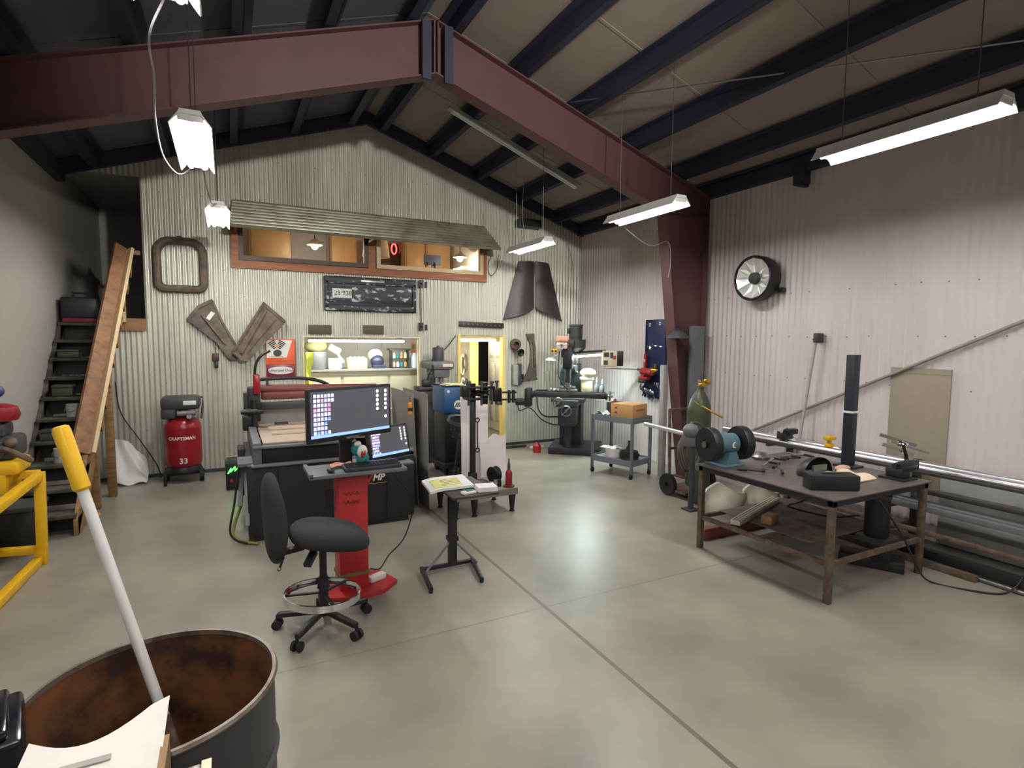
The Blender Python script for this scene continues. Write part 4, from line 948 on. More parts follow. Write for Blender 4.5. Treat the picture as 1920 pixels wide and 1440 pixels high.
# drafting chair
t = thing('drafting_chair', 'black drafting chair with chrome foot ring facing the monitors', 'chair', (.57, 4.08, 0))
c = Vector((.57, 4.08, 0))
for k in range(5):
    a = R(14+72*k); d = Vector((math.cos(a), math.sin(a), 0)); e = c+d*.33
    m = MB(); m.bar(c+Vector((0, 0, .125)), e+Vector((0, 0, .1)), .045, .035, bev=.008); obj('base_arm', m, BLK, t)
    p = Vector((-d.y, d.x, 0)); m = MB()
    for s_ in (-1, 1): m.cyl(e+p*(.012*s_)+Vector((0, 0, .034)), e+p*(.034*s_)+Vector((0, 0, .034)), .034, n=16)
    m.cyl(e+Vector((0, 0, .034)), e+Vector((0, 0, .1)), .012, n=8); obj('caster', m, BLKR, t)
m = MB(); m.cyl(c+Vector((0, 0, .09)), c+Vector((0, 0, .38)), .034); m.cyl(c+Vector((0, 0, .36)), c+Vector((0, 0, .62)), .026); m.cyl(c+Vector((0, 0, .3)), c+Vector((0, 0, .36)), .045, .034); obj('gas_column', m, BLK, t)
rc = c+Vector((-.01, -.02, .255)); rx = Matrix.Rotation(R(3), 3, 'Y')
m = MB(); m.lathe([(.255, -.026), (.265, -.024), (.265, .024), (.255, .026), (.25, 0)], rc, (.06, .02, 1), 48, True); obj('foot_ring', m, CHR, t)
for k in range(3):
    a = R(40+120*k); m = MB(); m.bar(c+Vector((0, 0, .26)), rc+Vector((math.cos(a)*.255, math.sin(a)*.255, 0)), .02, .012); obj('ring_spoke', m, BLK, t)
m = MB(); m.box(.47, .67, 3.99, 4.17, .6, .64, .01); m.bar((.44, 4.08, .62), (.27, 4.08, .6), .06, .03); m.bar((.5, 4.0, .6), (.44, 3.9, .55), .05, .03); obj('seat_mechanism', m, BLK, t)
def seat(u, v):
    a = 2*math.pi*u; ph = math.pi*v
    ex = .62
    sx = math.copysign(abs(math.cos(a))**.8, math.cos(a)); sy_ = math.copysign(abs(math.sin(a))**.8, math.sin(a))
    r = math.sin(ph)**.5 if 0 < v < 1 else 0
    x = .275*sx*r; y = .245*sy_*r; z = .085*math.copysign(abs(math.cos(ph))**.9, math.cos(ph))
    return (c.x+.05+x, c.y+y, .685+z-.2*x-.02*r*abs(sx)**4)
m = MB(); m.grid(seat, 40, 16); obj('seat', m, FAB, t, angle=80)
def back(u, v):
    a = 2*math.pi*u; ph = math.pi*v; r = math.sin(ph)**.55 if 0 < v < 1 else 0
    yy = .23*math.cos(a)*r; zz = .32*math.sin(a)*r
    dx = .065*math.copysign(abs(math.cos(ph))**.9, math.cos(ph))
    return (c.x-.325+dx+.1*(yy/.23)**2*.5-.05*zz, c.y+.02+yy, .85+zz)
m = MB(); m.grid(back, 40, 16); obj('backrest', m, FAB, t, angle=80)
m = MB(); m.bar((.29, 4.08, .6), (.2, 4.1, .75), .07, .02); m.bar((.2, 4.1, .74), (.19, 4.1, .9), .07, .02); obj('back_bar', m, BLK, t)
m = MB(); m.cyl((.3, 3.98, .6), (.26, 3.84, .58), .008, n=8); m.ball((.26, 3.84, .58), .014, 8, 6); obj('lever', m, STEEL, t)
# overbed style stand with papers
t = thing('side_table', 'black single-post stand with splayed floor legs and papers on top', 'table', (1.78, 4.6, 0))
m = MB(); m.box(1.62, 2.04, 4.2, 4.82, .77, .79, .004); obj('tabletop', m, mat('dark_top', (64, 60, 58), .5), t)
m = MB(); m.box(1.75, 1.82, 4.62, 4.69, .03, .77, .005); m.box(1.74, 1.83, 4.61, 4.70, .26, .3); obj('post', m, BLK, t)
m = MB(); m.box(1.5, 2.0, 4.63, 4.67, .02, .05, .004); obj('cross_bar', m, BLK, t)
for x, x2 in ((1.5, 1.44), (1.99, 1.9)):
    m = MB(); m.bar((x, 4.68, .035), (x2, 4.24, .03), .035, .035, bev=.005); m.cyl((x2, 4.25, 0), (x2, 4.25, .03), .018); m.cyl((x, 4.66, 0), (x, 4.66, .03), .018); obj('leg', m, BLK, t)
    m = MB(); m.cyl((1.785, 4.655, .27), (x, 4.55, .05), .01); obj('brace', m, MGR, t)
t = thing('paper_stack', 'white papers with a yellow sheet spilling over the edge of the black stand', 'paper', (1.7, 4.55, .79))
m = MB(); m.grid(lambda u, v: (1.5+.4*u+.05*v, 4.42+.4*v, .818+.0*u-.09*max(0, .25-u)**1.2), 10, 8, th=(0, 0, -.022)); obj('white_sheets', m, PAP, t)
m = MB(); m.grid(lambda u, v: (1.55+.26*u+.04*v, 4.45+.28*v, .818-.06*max(0, .15-u)), 8, 6, th=(0, 0, .004)); obj('yellow_sheet', m, YPAP, t)
m = MB()
for k in range(5): m.boxc((1.72+.01*k, 4.5+k*.045, .8235), (.18, .004, .001), Matrix.Rotation(.1, 3, 'Z'))
obj('handwriting', m, MGR, t)
t = thing('note_box', 'small white note block near the outer corner of the black stand', 'notepad', (1.94, 4.36, .79))
m = MB(); m.boxc((1.97, 4.32, .811), (.17, .15, .04), Matrix.Rotation(-.15, 3, 'Z'), .004); obj('paper_block', m, PAP, t)
m = MB(); m.boxc((1.97, 4.32, .794), (.175, .155, .006), Matrix.Rotation(-.15, 3, 'Z')); obj('base', m, CREAM, t)
t = thing('calculator', 'small pale blue and white gadget between papers and note block', 'gadget', (1.8, 4.3, .79))
m = MB(); m.boxc((1.79, 4.28, .8), (.12, .07, .02), Matrix.Rotation(.2, 3, 'Z'), .004); obj('case', m, WHT, t)
m = MB(); m.boxc((1.8, 4.29, .812), (.06, .04, .006), Matrix.Rotation(.2, 3, 'Z')); obj('blue_face', m, TEAL, t)
# ================================================================ BENDER, PLATES, SHEETS
t = thing('tube_bender', 'black pedestal tube bender with long side arms on a low steel platform', 'bender', (2.65, 6.2, 0))
m = MB(); m.box(2.26, 3.1, 5.86, 6.5, .27, .3, .004); m.box(2.26, 3.1, 5.86, 5.9, .22, .28); m.box(3.06, 3.1, 5.86, 6.5, .22, .28); m.box(2.26, 3.1, 6.46, 6.5, .22, .28); obj('platform', m, mat('dusty_platform_steel', (126, 118, 106), .6, .2), t)
for x, y in ((2.31, 5.92), (3.05, 5.92), (2.31, 6.44), (3.05, 6.44), (2.55, 5.92)):
    m = MB(); m.cyl((x, y, 0), (x, y, .24), .022, .05, n=10); m.cyl((x, y, 0), (x, y, .012), .035); obj('leg', m, BLK, t)
m = MB(); m.box(2.5, 2.85, 6.1, 6.34, .3, .33); m.box(2.6, 2.69, 6.155, 6.245, .33, .46, .006); m.box(2.615, 2.675, 6.17, 6.23, .46, 1.36, .004); obj('post', m, BLK, t)
m = MB(); m.box(2.55, 2.8, 6.1, 6.3, 1.36, 1.385, .004); m.box(2.55, 2.9, 6.1, 6.3, 1.5, 1.525, .004); m.cyl((2.62, 6.2, 1.385), (2.62, 6.2, 1.56), .06); m.cyl((2.8, 6.2, 1.3), (2.8, 6.2, 1.57), .045); m.lathe([(.05, -.03), (.13, -.03), (.1, 0), (.13, .03), (.05, .03)], (2.72, 6.16, 1.45), (0, 0, 1), 20, True); m.box(2.9, 3.0, 6.12, 6.28, 1.33, 1.5, .01); m.box(2.48, 2.56, 6.1, 6.22, 1.4, 1.54, .01); obj('die_head', m, mat('oily_black_steel', (36, 36, 37), .35, .5), t)
for k, (x, y) in enumerate(((2.56, 6.12), (2.72, 6.1), (2.87, 6.13), (2.62, 6.26), (2.97, 6.2))):
    m = MB(); m.cyl((x, y, 1.3), (x, y, 1.575+.015*(k % 2)), .016, n=10); m.cyl((x, y, 1.56), (x, y, 1.585), .028, n=6); obj('pin', m, DGR, t)
for z in (1.44, 1.35):
    m = MB(); m.bar((2.9, 6.18, z), (3.24, 6.2, z-.012), .03, .022); obj('arm', m, BLK, t)
for x in (3.14, 3.2):
    m = MB(); m.cyl((x, 6.195, 1.3), (x, 6.195, 1.46), .02, n=10); obj('arm_pin', m, BLK, t)
m = MB(); m.box(2.96, 3.02, 6.14, 6.24, 1.28, 1.47, .006); obj('follower_block', m, STEEL, t)
t = thing('grease_bottle', 'red bottle with dark nozzle on the outer corner of the bender platform', 'bottle', (3.02, 5.95, .3))
m = MB(); m.lathe([(0, .3), (.038, .3), (.042, .31), (.042, .47), (.03, .5), (.016, .51)], (3.02, 5.95, 0)); obj('body', m, REDD, t)
m = MB(); m.lathe([(.016, .5), (.018, .56), (.01, .6), (.008, .65), (0, .65)], (3.02, 5.95, 0), n=12); obj('nozzle', m, DGR, t)
m = MB(); m.lathe([(0, .3), (.07, .3), (.07, .315), (.045, .32)], (3.02, 5.95, .001)); obj('drip_base', m, mat('dark_red_base', (88, 40, 38), .6), t)
for k, (x, y, h_, l) in enumerate(((2.8, 5.97, .09, 'chrome socket standing in front of the bender post, first of the row'), (2.86, 5.99, .1, 'chrome socket in the middle of the row on the bender platform'), (2.92, 6.02, .08, 'small socket of the row next to the red bottle'))):
    t = thing('socket', l, 'tool', (x, y, .3), 'sockets on the bender platform')
    m = MB(); m.lathe([(.014, 0), (.03, 0), (.03, h_*.7), (.024, h_), (.012, h_)], (x, y, .3), n=16, close=True); obj('body', m, CHR if k != 2 else BLK, t)
t = thing('bending_die', 'black grooved bending die lying beside the sockets on the platform', 'die', (2.95, 6.2, .3))
m = MB(); m.lathe([(.03, -.04), (.1, -.04), (.075, 0), (.1, .04), (.03, .04)], (2.95, 6.22, .4), (1, .3, 0), 22, True); m.box(2.91, 3.0, 6.15, 6.28, .3, .32); obj('wheel', m, BLK, t)
m = MB(); m.boxc((2.36, 6.2, .37), (.16, .14, .14), Matrix.Rotation(.4, 3, 'Z'), .02); o = solo('motor_block', 'dark cast block on the bender platform behind the papers', 'block', m, DGR, (2.36, 6.2, .3))
m = MB(); m.cyl((2.5, 6.0, .325), (2.42, 5.95, .46), .025); solo('pipe_stub', 'short steel pipe stub leaning on the dark cast block', 'pipe', m, STEEL, (2.5, 6.0, .3))
# grey steel plates standing on edge
PL = mat('grey_mill_scale_plate', (138, 136, 130), .5, .05, var=.12, scale=2, stretch=(1, 1, .4))
for k, (x, y0, y1, z1, l) in enumerate(((2.16, 6.3, 7.3, 1.44, 'tall grey steel plate standing on edge right of the cutting table, front one'), (2.08, 6.6, 7.62, 1.42, 'grey steel plate standing behind the front plate beside the cutting table'), (2.3, 6.75, 7.3, .85, 'narrow light steel offcut leaning against the tall grey plates'))):
    m = MB(); lean = .06 if k < 2 else .1
    m.prism([(y0+(.12 if k != 1 else 0), 0), (y1, 0), (y1, z1), (y0, z1)], 'x', -.004, .004)
    m.V = [(v[0]-lean*v[2]/z1*(1 if k < 2 else 1.6), v[1], v[2]) for v in m.V]
    m.V = [(v[0]+x, v[1], v[2]) for v in m.V]
    t = solo('steel_plate', l, 'plate', m, PL if k < 2 else ALU, (x, y0, 0), 'steel plates on edge')
# big white sheets behind the bender
PS = mat('pale_pinkish_white_sheet', (228, 220, 218), .6, var=.03)
for (x0, x1, z1, y, xs, l) in ((2.83, 2.96, 1.33, 7.0, 0, 'tall narrow white sheet standing behind the bender post'), (3.0, 3.24, 1.27, 7.03, .02, 'wide white sheet standing behind the bender, next to the passage'), (3.1, 3.5, .78, 6.95, .0, 'short white sheet with torn top corner leaning in front of the passage')):
    m = MB(); n_ = 10
    top = (lambda u: z1) if z1 > 1 else (lambda u: z1-.11*(1-u)-.04*math.sin(9*u))
    m.grid(lambda u, v: (x0+(x1-x0)*u+xs*v, y+.06*v+.006*math.sin(8*v+3*u), .002+(top(u)-.002)*v), 8, 14, th=(0, .006, 0)); solo('white_sheet', l, 'sheet', m, PS, (x0, y, 0), 'white sheets behind the bender')
t = thing('pull_rod', 'thin dark rod with ring ends hanging in front of the wide white sheet', 'tool', (3.06, 6.97, .55))
m = MB(); m.cyl((3.05, 6.98, .6), (3.05, 6.985, .95), .011, n=8); obj('rod', m, DGR, t)
for z in (.56, .98):
    m = MB(); m.lathe([(.02, -.006), (.036, -.006), (.036, .006), (.02, .006)], (3.05, 6.98, z), (0, 1, 0), 18, True); obj('ring', m, DGR, t)
# ================================================================ RIGHT SIDE
# grey tool cart between mill and table
ang = R(-73)
CM = Matrix.Translation((5.48, 6.9, 0)) @ Matrix.Rotation(ang, 4, 'Z')
def cl(p): return tuple(CM @ Vector(p))
t = thing('shop_cart', 'grey two-shelf steel shop cart standing in front of the corner mill', 'cart', (5.48, 6.9, 0), rz=ang, world=False)
for z, nm in ((.9, 'top_shelf'), (.25, 'bottom_shelf')):
    m = MB(); m.box(-.37, .37, -.26, .26, z, z+.012); m.box(-.38, .38, -.27, -.255, z-.06, z+.03); m.box(-.38, .38, .255, .27, z-.06, z+.03); m.box(-.38, -.365, -.27, .27, z-.06, z+.03); m.box(.365, .38, -.27, .27, z-.06, z+.03); obj(nm, m, CART, t)
for x in (-.36, .36):
    for y in (-.25, .25):
        m = MB(); m.box(x-.022, x+.022, y-.003-(.022 if y > 0 else -.019)*0, y+.003, .07, .93); m.box(x-.003+(.02 if x > 0 else -.02), x+.003+(.02 if x > 0 else -.02), y-.022, y+.022, .07, .93); obj('leg', m, CART, t)
        m = MB(); m.cyl((x-.014, y, .035), (x+.014, y, .035), .035, n=16); m.box(x-.02, x+.02, y-.015, y+.015, .035, .08); obj('caster', m, BLKR, t)
def cth(name, label, cat, p, group=None): return thing(name, label, cat, cl(p), group, rz=ang, world=False)
t = cth('cardboard_box', 'brown cardboard box on top of the grey shop cart', 'box', (.12, .02, .914))
m = MB(); m.box(-.2, .2, -.2, .2, 0, .2, .004); obj('carton', m, CARD, t)
m = MB(); m.box(-.2, -.006, -.2, .2, .2, .204); m.box(.006, .2, -.2, .2, .2, .204); obj('flap', m, CARD, t)
m = MB()
for k in range(2): m = MB(); m.prism([(-.13, .06+k*.07), (-.07, .06+k*.07), (-.1, .09+k*.07)], 'y', -.203, -.2); obj('printed_arrow', m, DGR, t)
m = MB(); m.box(.2, .203, -.1, .12, .1, .13); obj('printed_band', m, mat('faded_brown_print', (150, 104, 62), .8), t)
t = cth('parts_box', 'dark grey metal parts box next to the cardboard box on the cart', 'box', (-.2, .08, .914))
m = MB(); m.box(-.08, .08, -.1, .1, 0, .2, .006); obj('body', m, DGR, t)
m = MB(); m.ball((0, 0, .215), (.06, .07, .025), 10, 6); obj('white_rag', m, WHT, t)
m = MB(); m.ball((.03, -.03, .23), (.03, .03, .02), 10, 6); obj('red_rag', m, RED, t)
t = cth('rag_pile', 'pile of grey and white rags on the mill end of the cart top', 'rag', (-.22, -.13, .914))
m = MB(); m.grid(lambda u, v: ((u-.5)*.26, (v-.5)*.2, .012+.06*abs(math.sin(5*u+3*v)*math.sin(4*v+2*u+1))), 14, 10, th=(0, 0, -.01)); obj('cloth', m, LGR, t)
t = cth('plastic_tub', 'white plastic tub on the lower shelf of the cart', 'tub', (-.1, -.05, .264))
m = MB(); m.lathe([(0, 0), (.12, 0), (.135, .13), (.125, .13), (.11, .012), (0, .012)], (0, 0, 0), n=24); obj('body', m, CARDW, t)
m = MB(); m.grid(lambda u, v: ((u-.5)*.3-.05, (v-.5)*.2, .13+.03*math.sin(7*u)*math.sin(6*v)), 10, 8, th=(0, 0, .006)); obj('white_cloth', m, WHT, t)
t = cth('dark_bottle', 'dark bottle standing behind the white tub on the cart shelf', 'bottle', (.05, .15, .264))
m = MB(); m.lathe([(0, 0), (.045, 0), (.045, .13), (.016, .17), (.014, .22)], (0, 0, 0), n=16); obj('body', m, BLK, t)
m = MB(); m.cyl((0, 0, .21), (0, 0, .24), .018); obj('cap', m, DGR, t)
t = cth('grinding_wheel_stack', 'black round disc stack on the cart shelf at the table end', 'disc', (.19, -.04, .264))
for z, r in ((0, .14), (.045, .15), (.085, .13)):
    m = MB(); m.lathe([(.02, z), (r, z), (r, z+.038), (.02, z+.038)], (0, 0, 0), n=28, close=True); obj('disc', m, BLKR if z else DGR, t)
# navy tool board on the wall
XW = XR-.012
t = thing('tool_board', 'navy blue steel tool board on the wall between the mill and the red column', 'tool board', (XW, 7.36, 1.1))
m = MB(); m.box(6.53, 6.565, 7.1, 7.6, 1.1, 2.45, .006); m.box(6.515, 6.535, 7.1, 7.12, 1.1, 2.45); m.box(6.515, 6.535, 7.58, 7.6, 1.1, 2.45); obj('panel', m, NAVY, t)
for k, (y, z) in enumerate(((7.5, 2.36), (7.25, 2.38), (7.48, 1.97), (7.35, 2.0), (7.22, 1.99), (7.27, 1.35), (7.2, 1.3))):
    m = MB(); m.cyl((6.53, y, z), (6.47, y, z), .008, n=8); m.cyl((6.47, y, z), (6.465, y, z+.04), .008, n=8); m.box(6.524, 6.53, y-.025, y+.025, z-.03, z+.03); obj('hook', m, CHR, t)
t = thing('spirit_level', 'short red bar hanging on the upper part of the navy tool board', 'tool', (6.49, 7.53, 1.64))
m = MB(); m.box(6.46, 6.5, 7.515, 7.565, 1.62, 1.86, .004); obj('bar', m, RED, t)
m = MB(); m.box(6.458, 6.463, 7.525, 7.555, 1.72, 1.77); obj('vial', m, CREAM, t)
t = thing('cordless_drill', 'red and black cordless tool hanging on the navy tool board', 'tool', (6.42, 7.36, 1.42))
m = MB(); m.cyl((6.4, 7.52, 1.56), (6.4, 7.25, 1.56), .06); m.box(6.36, 6.45, 7.35, 7.58, 1.42, 1.47, .01); m.bar((6.4, 7.42, 1.56), (6.4, 7.52, 1.44), .06, .05); obj('body', m, RED, t)
m = MB(); m.box(6.34, 6.46, 7.36, 7.56, 1.36, 1.42, .01); m.cyl((6.4, 7.38, 1.5), (6.4, 7.38, 1.58), .05); obj('battery', m, BLK, t)
m = MB(); m.cyl((6.4, 7.26, 1.58), (6.4, 7.16, 1.6), .05, .02); m.cyl((6.4, 7.2, 1.6), (6.38, 7.17, 1.7), .02); obj('chuck', m, BRS, t)
t = thing('clamp_bundle', 'chrome clamps hanging at the bottom of the navy tool board', 'tool', (6.46, 7.45, 1.12))
for k in range(4):
    m = MB(); y = 7.62-.09*k; z = 1.33-.02*k
    m.tube(smooth([(6.46, y, z), (6.43, y-.02, z-.06), (6.44, y-.1, z-.13), (6.46, y-.05, z-.2)], 4), .014, 6); m.ball((6.44, y-.05, z-.07), (.02, .05, .04), 10, 6); obj('clamp', m, CHR if k % 2 else BLK, t)
# bench lamp on the column
t = thing('swing_arm_lamp', 'grey cone-shaded lamp fixed to the red steel column', 'lamp', (5.9, 6.2, 2.1))
m = MB(); m.lathe([(.03, .1), (.06, .1), (.165, .0), (.17, -.01), (.16, -.008), (.055, .088), (.03, .09)], (5.86, 6.12, 2.14)); obj('shade', m, DGR, t)
m = MB(); m.cyl((5.86, 6.12, 2.23), (5.86, 6.12, 2.27), .03); m.bar((5.86, 6.12, 2.26), (5.93, 6.2, 2.28), .02, .02); m.bar((5.66, 6.1, 2.125), (5.86, 6.12, 2.14), .012, .008); obj('arm', m, BLK, t)
# grey trunking by the column
m = MB(); m.box(6.12, 6.36, 6.09, 6.17, .98, 2.31, .006); m.box(6.135, 6.345, 6.082, 6.092, 1.0, 2.29); t = solo('cable_trunking', 'tall flat grey steel panel fixed beside the red column', 'panel', m, MGR, (6.24, 6.13, .98))
m = MB(); m.box(5.88, 5.97, 6.42, 6.5, .0, 1.72, .006); solo('grey_post', 'light grey square post standing behind the red column', 'post', m, LGR, (5.92, 6.46, 0))
m = MB(); m.box(6.5, 6.57, 6.6, 6.85, 1.0, 1.62, .01); m.box(6.49, 6.5, 6.64, 6.81, 1.05, 1.57); solo('breaker_box', 'grey breaker box on the wall just behind the red column', 'electrical box', m, MGR, (6.53, 6.72, 1.0))
# gas cylinder on its hand cart
t = thing('gas_cylinder', 'dark green gas cylinder with brass regulator behind the bench grinder', 'cylinder', (5.74, 5.55, .1))
m = MB(); m.lathe([(0, .1), (.15, .1), (.16, .13), (.16, 1.12), (.15, 1.2), (.12, 1.29), (.075, 1.38), (.04, 1.42), (.035, 1.46), (0, 1.46)], (5.74, 5.55, 0), n=28); obj('body', m, GRN, t)
m = MB(); m.cyl((5.74, 5.55, 1.46), (5.74, 5.55, 1.54), .025); m.cyl((5.7, 5.5, 1.51), (5.82, 5.46, 1.52), .02); m.cyl((5.68, 5.49, 1.5), (5.68, 5.43, 1.51), .03); m.cyl((5.76, 5.48, 1.55), (5.76, 5.43, 1.56), .033); obj('regulator', m, BRS, t)
m = MB(); m.cyl((5.74, 5.55, 1.54), (5.74, 5.55, 1.57), .035, n=10); obj('valve_wheel', m, CHR, t)
t = thing('cylinder_cart', 'rusty two-wheeled cylinder hand cart with coiled hoses at the end of the table', 'hand cart', (5.5, 5.5, 0))
m = MB(); m.box(5.28, 5.9, 5.3, 5.75, .07, .098); m.bar((5.42, 5.74, .08), (5.42, 5.78, 1.15), .03, .03); m.bar((5.88, 5.74, .08), (5.88, 5.78, 1.15), .03, .03); m.bar((5.42, 5.78, 1.14), (5.88, 5.78, 1.14), .03, .03); m.bar((5.42, 5.77, .6), (5.88, 5.77, .6), .03, .03); obj('frame', m, RUSTL, t)
for x in (5.3, 6.02):
    m = MB(); m.lathe([(.03, -.025), (.14, -.03), (.15, 0), (.14, .03), (.03, .025)], (x-.02, 5.62, .15), (1, 0, 0), 24, True); obj('wheel', m, BLKR, t)
HOSE = mat('brown_red_twin_hose', (92, 74, 62), .6)
for k in range(6):
    m = MB(); r = .17+.012*k; c = Vector((5.36+.006*k, 5.38-.02*k, .6+.025*k))
    m.tube([c+Vector((r*.8*math.cos(a), -.03*math.sin(2*a), r*1.35*math.sin(a))) for a in [2*math.pi*q/28 for q in range(28)]], .014, 6, True); obj('hose_loop', m, HOSE if k % 2 else MGR, t)
m = MB(); m.cyl((5.52, 5.3, 1.24), (5.72, 5.12, 1.1), .014); m.cyl((5.5, 5.32, 1.25), (5.44, 5.37, 1.31), .008); t = solo('cutting_torch', 'brass cutting torch resting on the hose coils by the green cylinder', 'torch', m, BRS, (5.5, 5.3, 1.2))
m = MB(); m.box(5.3, 5.86, 4.95, 5.22, 0, .06); m.cyl((5.34, 5.1, .06), (5.34, 5.1, .46), .11, n=20); m.ball((5.34, 5.1, .46), (.11, .11, .05), 16, 6); solo('small_cylinder', 'short dark green cylinder standing on a steel plate by the hand cart', 'cylinder', m, GRN, (5.5, 5.1, 0))
# ---- steel welding table
tx0, tx1, ty0, ty1, th_ = 4.18, 5.58, 2.62, 4.06, .86
TT = mat('worn_steel_table_top', (116, 106, 102), .42, .35, c2=(92, 84, 82), scale=4, lo=.4, hi=.65)
t = thing('welding_table', 'steel plate welding table on square rusty legs along the white wall', 'table', (4.88, 3.34, 0))
m = MB(); m.box(tx0, tx1, ty0, ty1, th_-.014, th_, .003); obj('tabletop', m, TT, t)
m = MB(); m.box(tx0+.02, tx1-.02, ty0+.02, ty0+.07, th_-.065, th_-.014); m.box(tx0+.02, tx1-.02, ty1-.07, ty1-.02, th_-.065, th_-.014); m.box(tx0+.02, tx0+.07, ty0+.02, ty1-.02, th_-.065, th_-.014); m.box(tx1-.07, tx1-.02, ty0+.02, ty1-.02, th_-.065, th_-.014); obj('edge_frame', m, BLK, t)
for x in (tx0+.045, tx1-.045):
    for y in (ty0+.045, ty1-.045):
        m = MB(); m.box(x-.025, x+.025, y-.025, y+.025, 0, th_-.014, .004); obj('leg', m, RUSTL, t)
m = MB(); m.box(tx0+.03, tx0+.06, ty0+.05, ty1-.05, .3, .34); m.box(tx1-.06, tx1-.03, ty0+.05, ty1-.05, .3, .34); m.box(tx0+.05, tx1-.05, ty0+.03, ty0+.06, .3, .34); m.box(tx0+.05, tx1-.05, ty1-.06, ty1-.03, .3, .34); m.box(tx0+.05, tx1-.05, 3.3, 3.34, .3, .34); obj('shelf_rail', m, RUSTL, t)
m = MB(); m.box(tx0+.3, tx1-.04, 3.0, ty1-.05, .34, .345); obj('shelf_plate', m, RUST, t)
ZT = th_
# bench grinder at the corner
GR = mat('blue_grey_grinder_paint', (82, 112, 120), .4, var=.08)
t = thing('bench_grinder', 'blue bench grinder with two big black wheel guards on the corner of the steel table', 'grinder', (4.36, 3.9, ZT))
gc = Vector((4.4, 3.9, ZT+.215)); ax = Vector((.985, -.17, 0)).normalized()
m = MB(); m.lathe([(0, -.12), (.08, -.12), (.1, -.1), (.105, 0), (.1, .1), (.08, .12), (0, .12)], gc, ax, 28); obj('motor', m, GR, t)
m = MB(); m.prism([(4.3, ZT), (4.52, ZT), (4.46, ZT+.14), (4.36, ZT+.14)], 'y', 3.8, 4.0); m.box(4.26, 4.54, 3.77, 4.03, ZT, ZT+.02, .006); obj('foot', m, GR, t)
for s_ in (-1, 1):
    m = MB(); m.lathe([(.05, -.045), (.165, -.045), (.17, -.03), (.17, .03), (.165, .045), (.05, .045)], gc+ax*.185*s_, ax, 32, True); obj('wheel_guard', m, BLK, t)
    m = MB(); m.cyl(gc+ax*(.185*s_-.03), gc+ax*(.185*s_+.03), .06, n=20); m.cyl(gc+ax*(.22*s_), gc+ax*(.25*s_), .035, n=12); obj('grinding_wheel', m, STEEL if s_ < 0 else MGR, t)
m = MB(); m.prism(ell(0, 0, .035, .03, 0, 0, 16), 'z', 0, .002); m.xf(Matrix.Translation(gc+Vector((.02, -.104, .0))) @ Matrix.Rotation(R(90), 4, 'X')); obj('badge', m, CREAM, t)
t = thing('pipe_vise', 'grey vise clamping a long bright tube beside the bench grinder', 'vise', (4.7, 5.0, 0))
m = MB(); m.box(4.98, 5.14, 4.9, 5.06, 0, .02); m.cyl((5.06, 4.98, .02), (5.06, 4.98, .8), .035); obj('stand', m, DGR, t)
m = MB(); m.box(4.94, 5.16, 4.92, 5.06, .8, .96, .03); m.cyl((5.05, 4.99, .95), (5.05, 4.99, 1.1), .02); m.ball((5.0, 4.96, 1.0), (.1, .09, .09)); obj('jaw', m, MGR, t)
m = MB(); m.cyl((5.07, 4.94, .93), (5.18, 6.0, .93), .03, n=16); solo('bright_tube', 'bright steel tube held in the pipe vise, pointing at the grey cart', 'tube', m, POL, (5.07, 4.9, .93))
# items on the table
t = thing('table_post', 'tall black square post standing upright at the back of the steel table', 'post', (5.45, 3.3, ZT))
m = MB(); m.box(5.405, 5.495, 3.26, 3.35, ZT+.02, 1.97, .006); obj('post', m, mat('black_post_paint', (30, 33, 44), .45), t)
m = MB(); m.box(5.36, 5.54, 3.2, 3.4, ZT, ZT+.02); obj('foot_plate', m, BLK, t)
m = MB(); m.box(5.4, 5.5, 3.255, 3.355, 1.4, 1.42); obj('tape_band', m, WHT, t)
t = thing('black_tool_box', 'black oblong box lying on the near edge of the steel table', 'box', (4.48, 2.86, ZT))
m = MB(); m.boxc((4.5, 2.86, ZT+.065), (.4, .16, .13), Matrix.Rotation(R(-30), 3, 'Z'), .012); obj('body', m, BLK, t)
m = MB(); m.boxc((4.5, 2.86, ZT+.135), (.16, .03, .015), Matrix.Rotation(R(-30), 3, 'Z'), .004); obj('handle', m, DGR, t)
t = thing('welding_helmet', 'black domed welding helmet lying behind the oblong box on the table', 'helmet', (4.84, 3.3, ZT))
m = MB(); m.grid(lambda u, v: (4.86+.21*math.cos(math.pi*u)*math.sin(math.pi*.5*v+.01), 3.32+.15*math.sin(2*math.pi*u)*0+.16*math.sin(math.pi*u)*math.sin(math.pi*.5*v+.01)-.1, ZT+.005+.16*math.cos(math.pi*.5*v)), 18, 10, th=(0, -.006, 0)); obj('shell', m, BLK, t)
m = MB(); m.box(4.76, 4.95, 3.19, 3.215, ZT+.005, ZT+.1, .006); obj('front_edge', m, mat('greenish_lens', (90, 96, 84), .15), t)
m = MB(); m.grid(lambda u, v: (4.86+.3*u, 2.86+.3*v, ZT+.006+.03*abs(math.sin(4*u+1)*math.sin(5*v))), 12, 10, th=(0, 0, .01)); solo('leather_glove', 'pale tan leather gloves lying beside the oblong box on the table', 'gloves', m, mat('pale_leather', (216, 196, 170), .8, var=.1), (5.0, 3.0, ZT))
m = MB(); m.ball((5.2, 3.2, ZT+.032), (.1, .05, .03)); m.ball((5.12, 3.17, ZT+.02), (.05, .03, .02)); solo('pink_rag', 'small pinkish rag at the foot of the black post', 'rag', m, mat('pinkish_cloth', (206, 164, 146), .85), (5.2, 3.2, ZT))
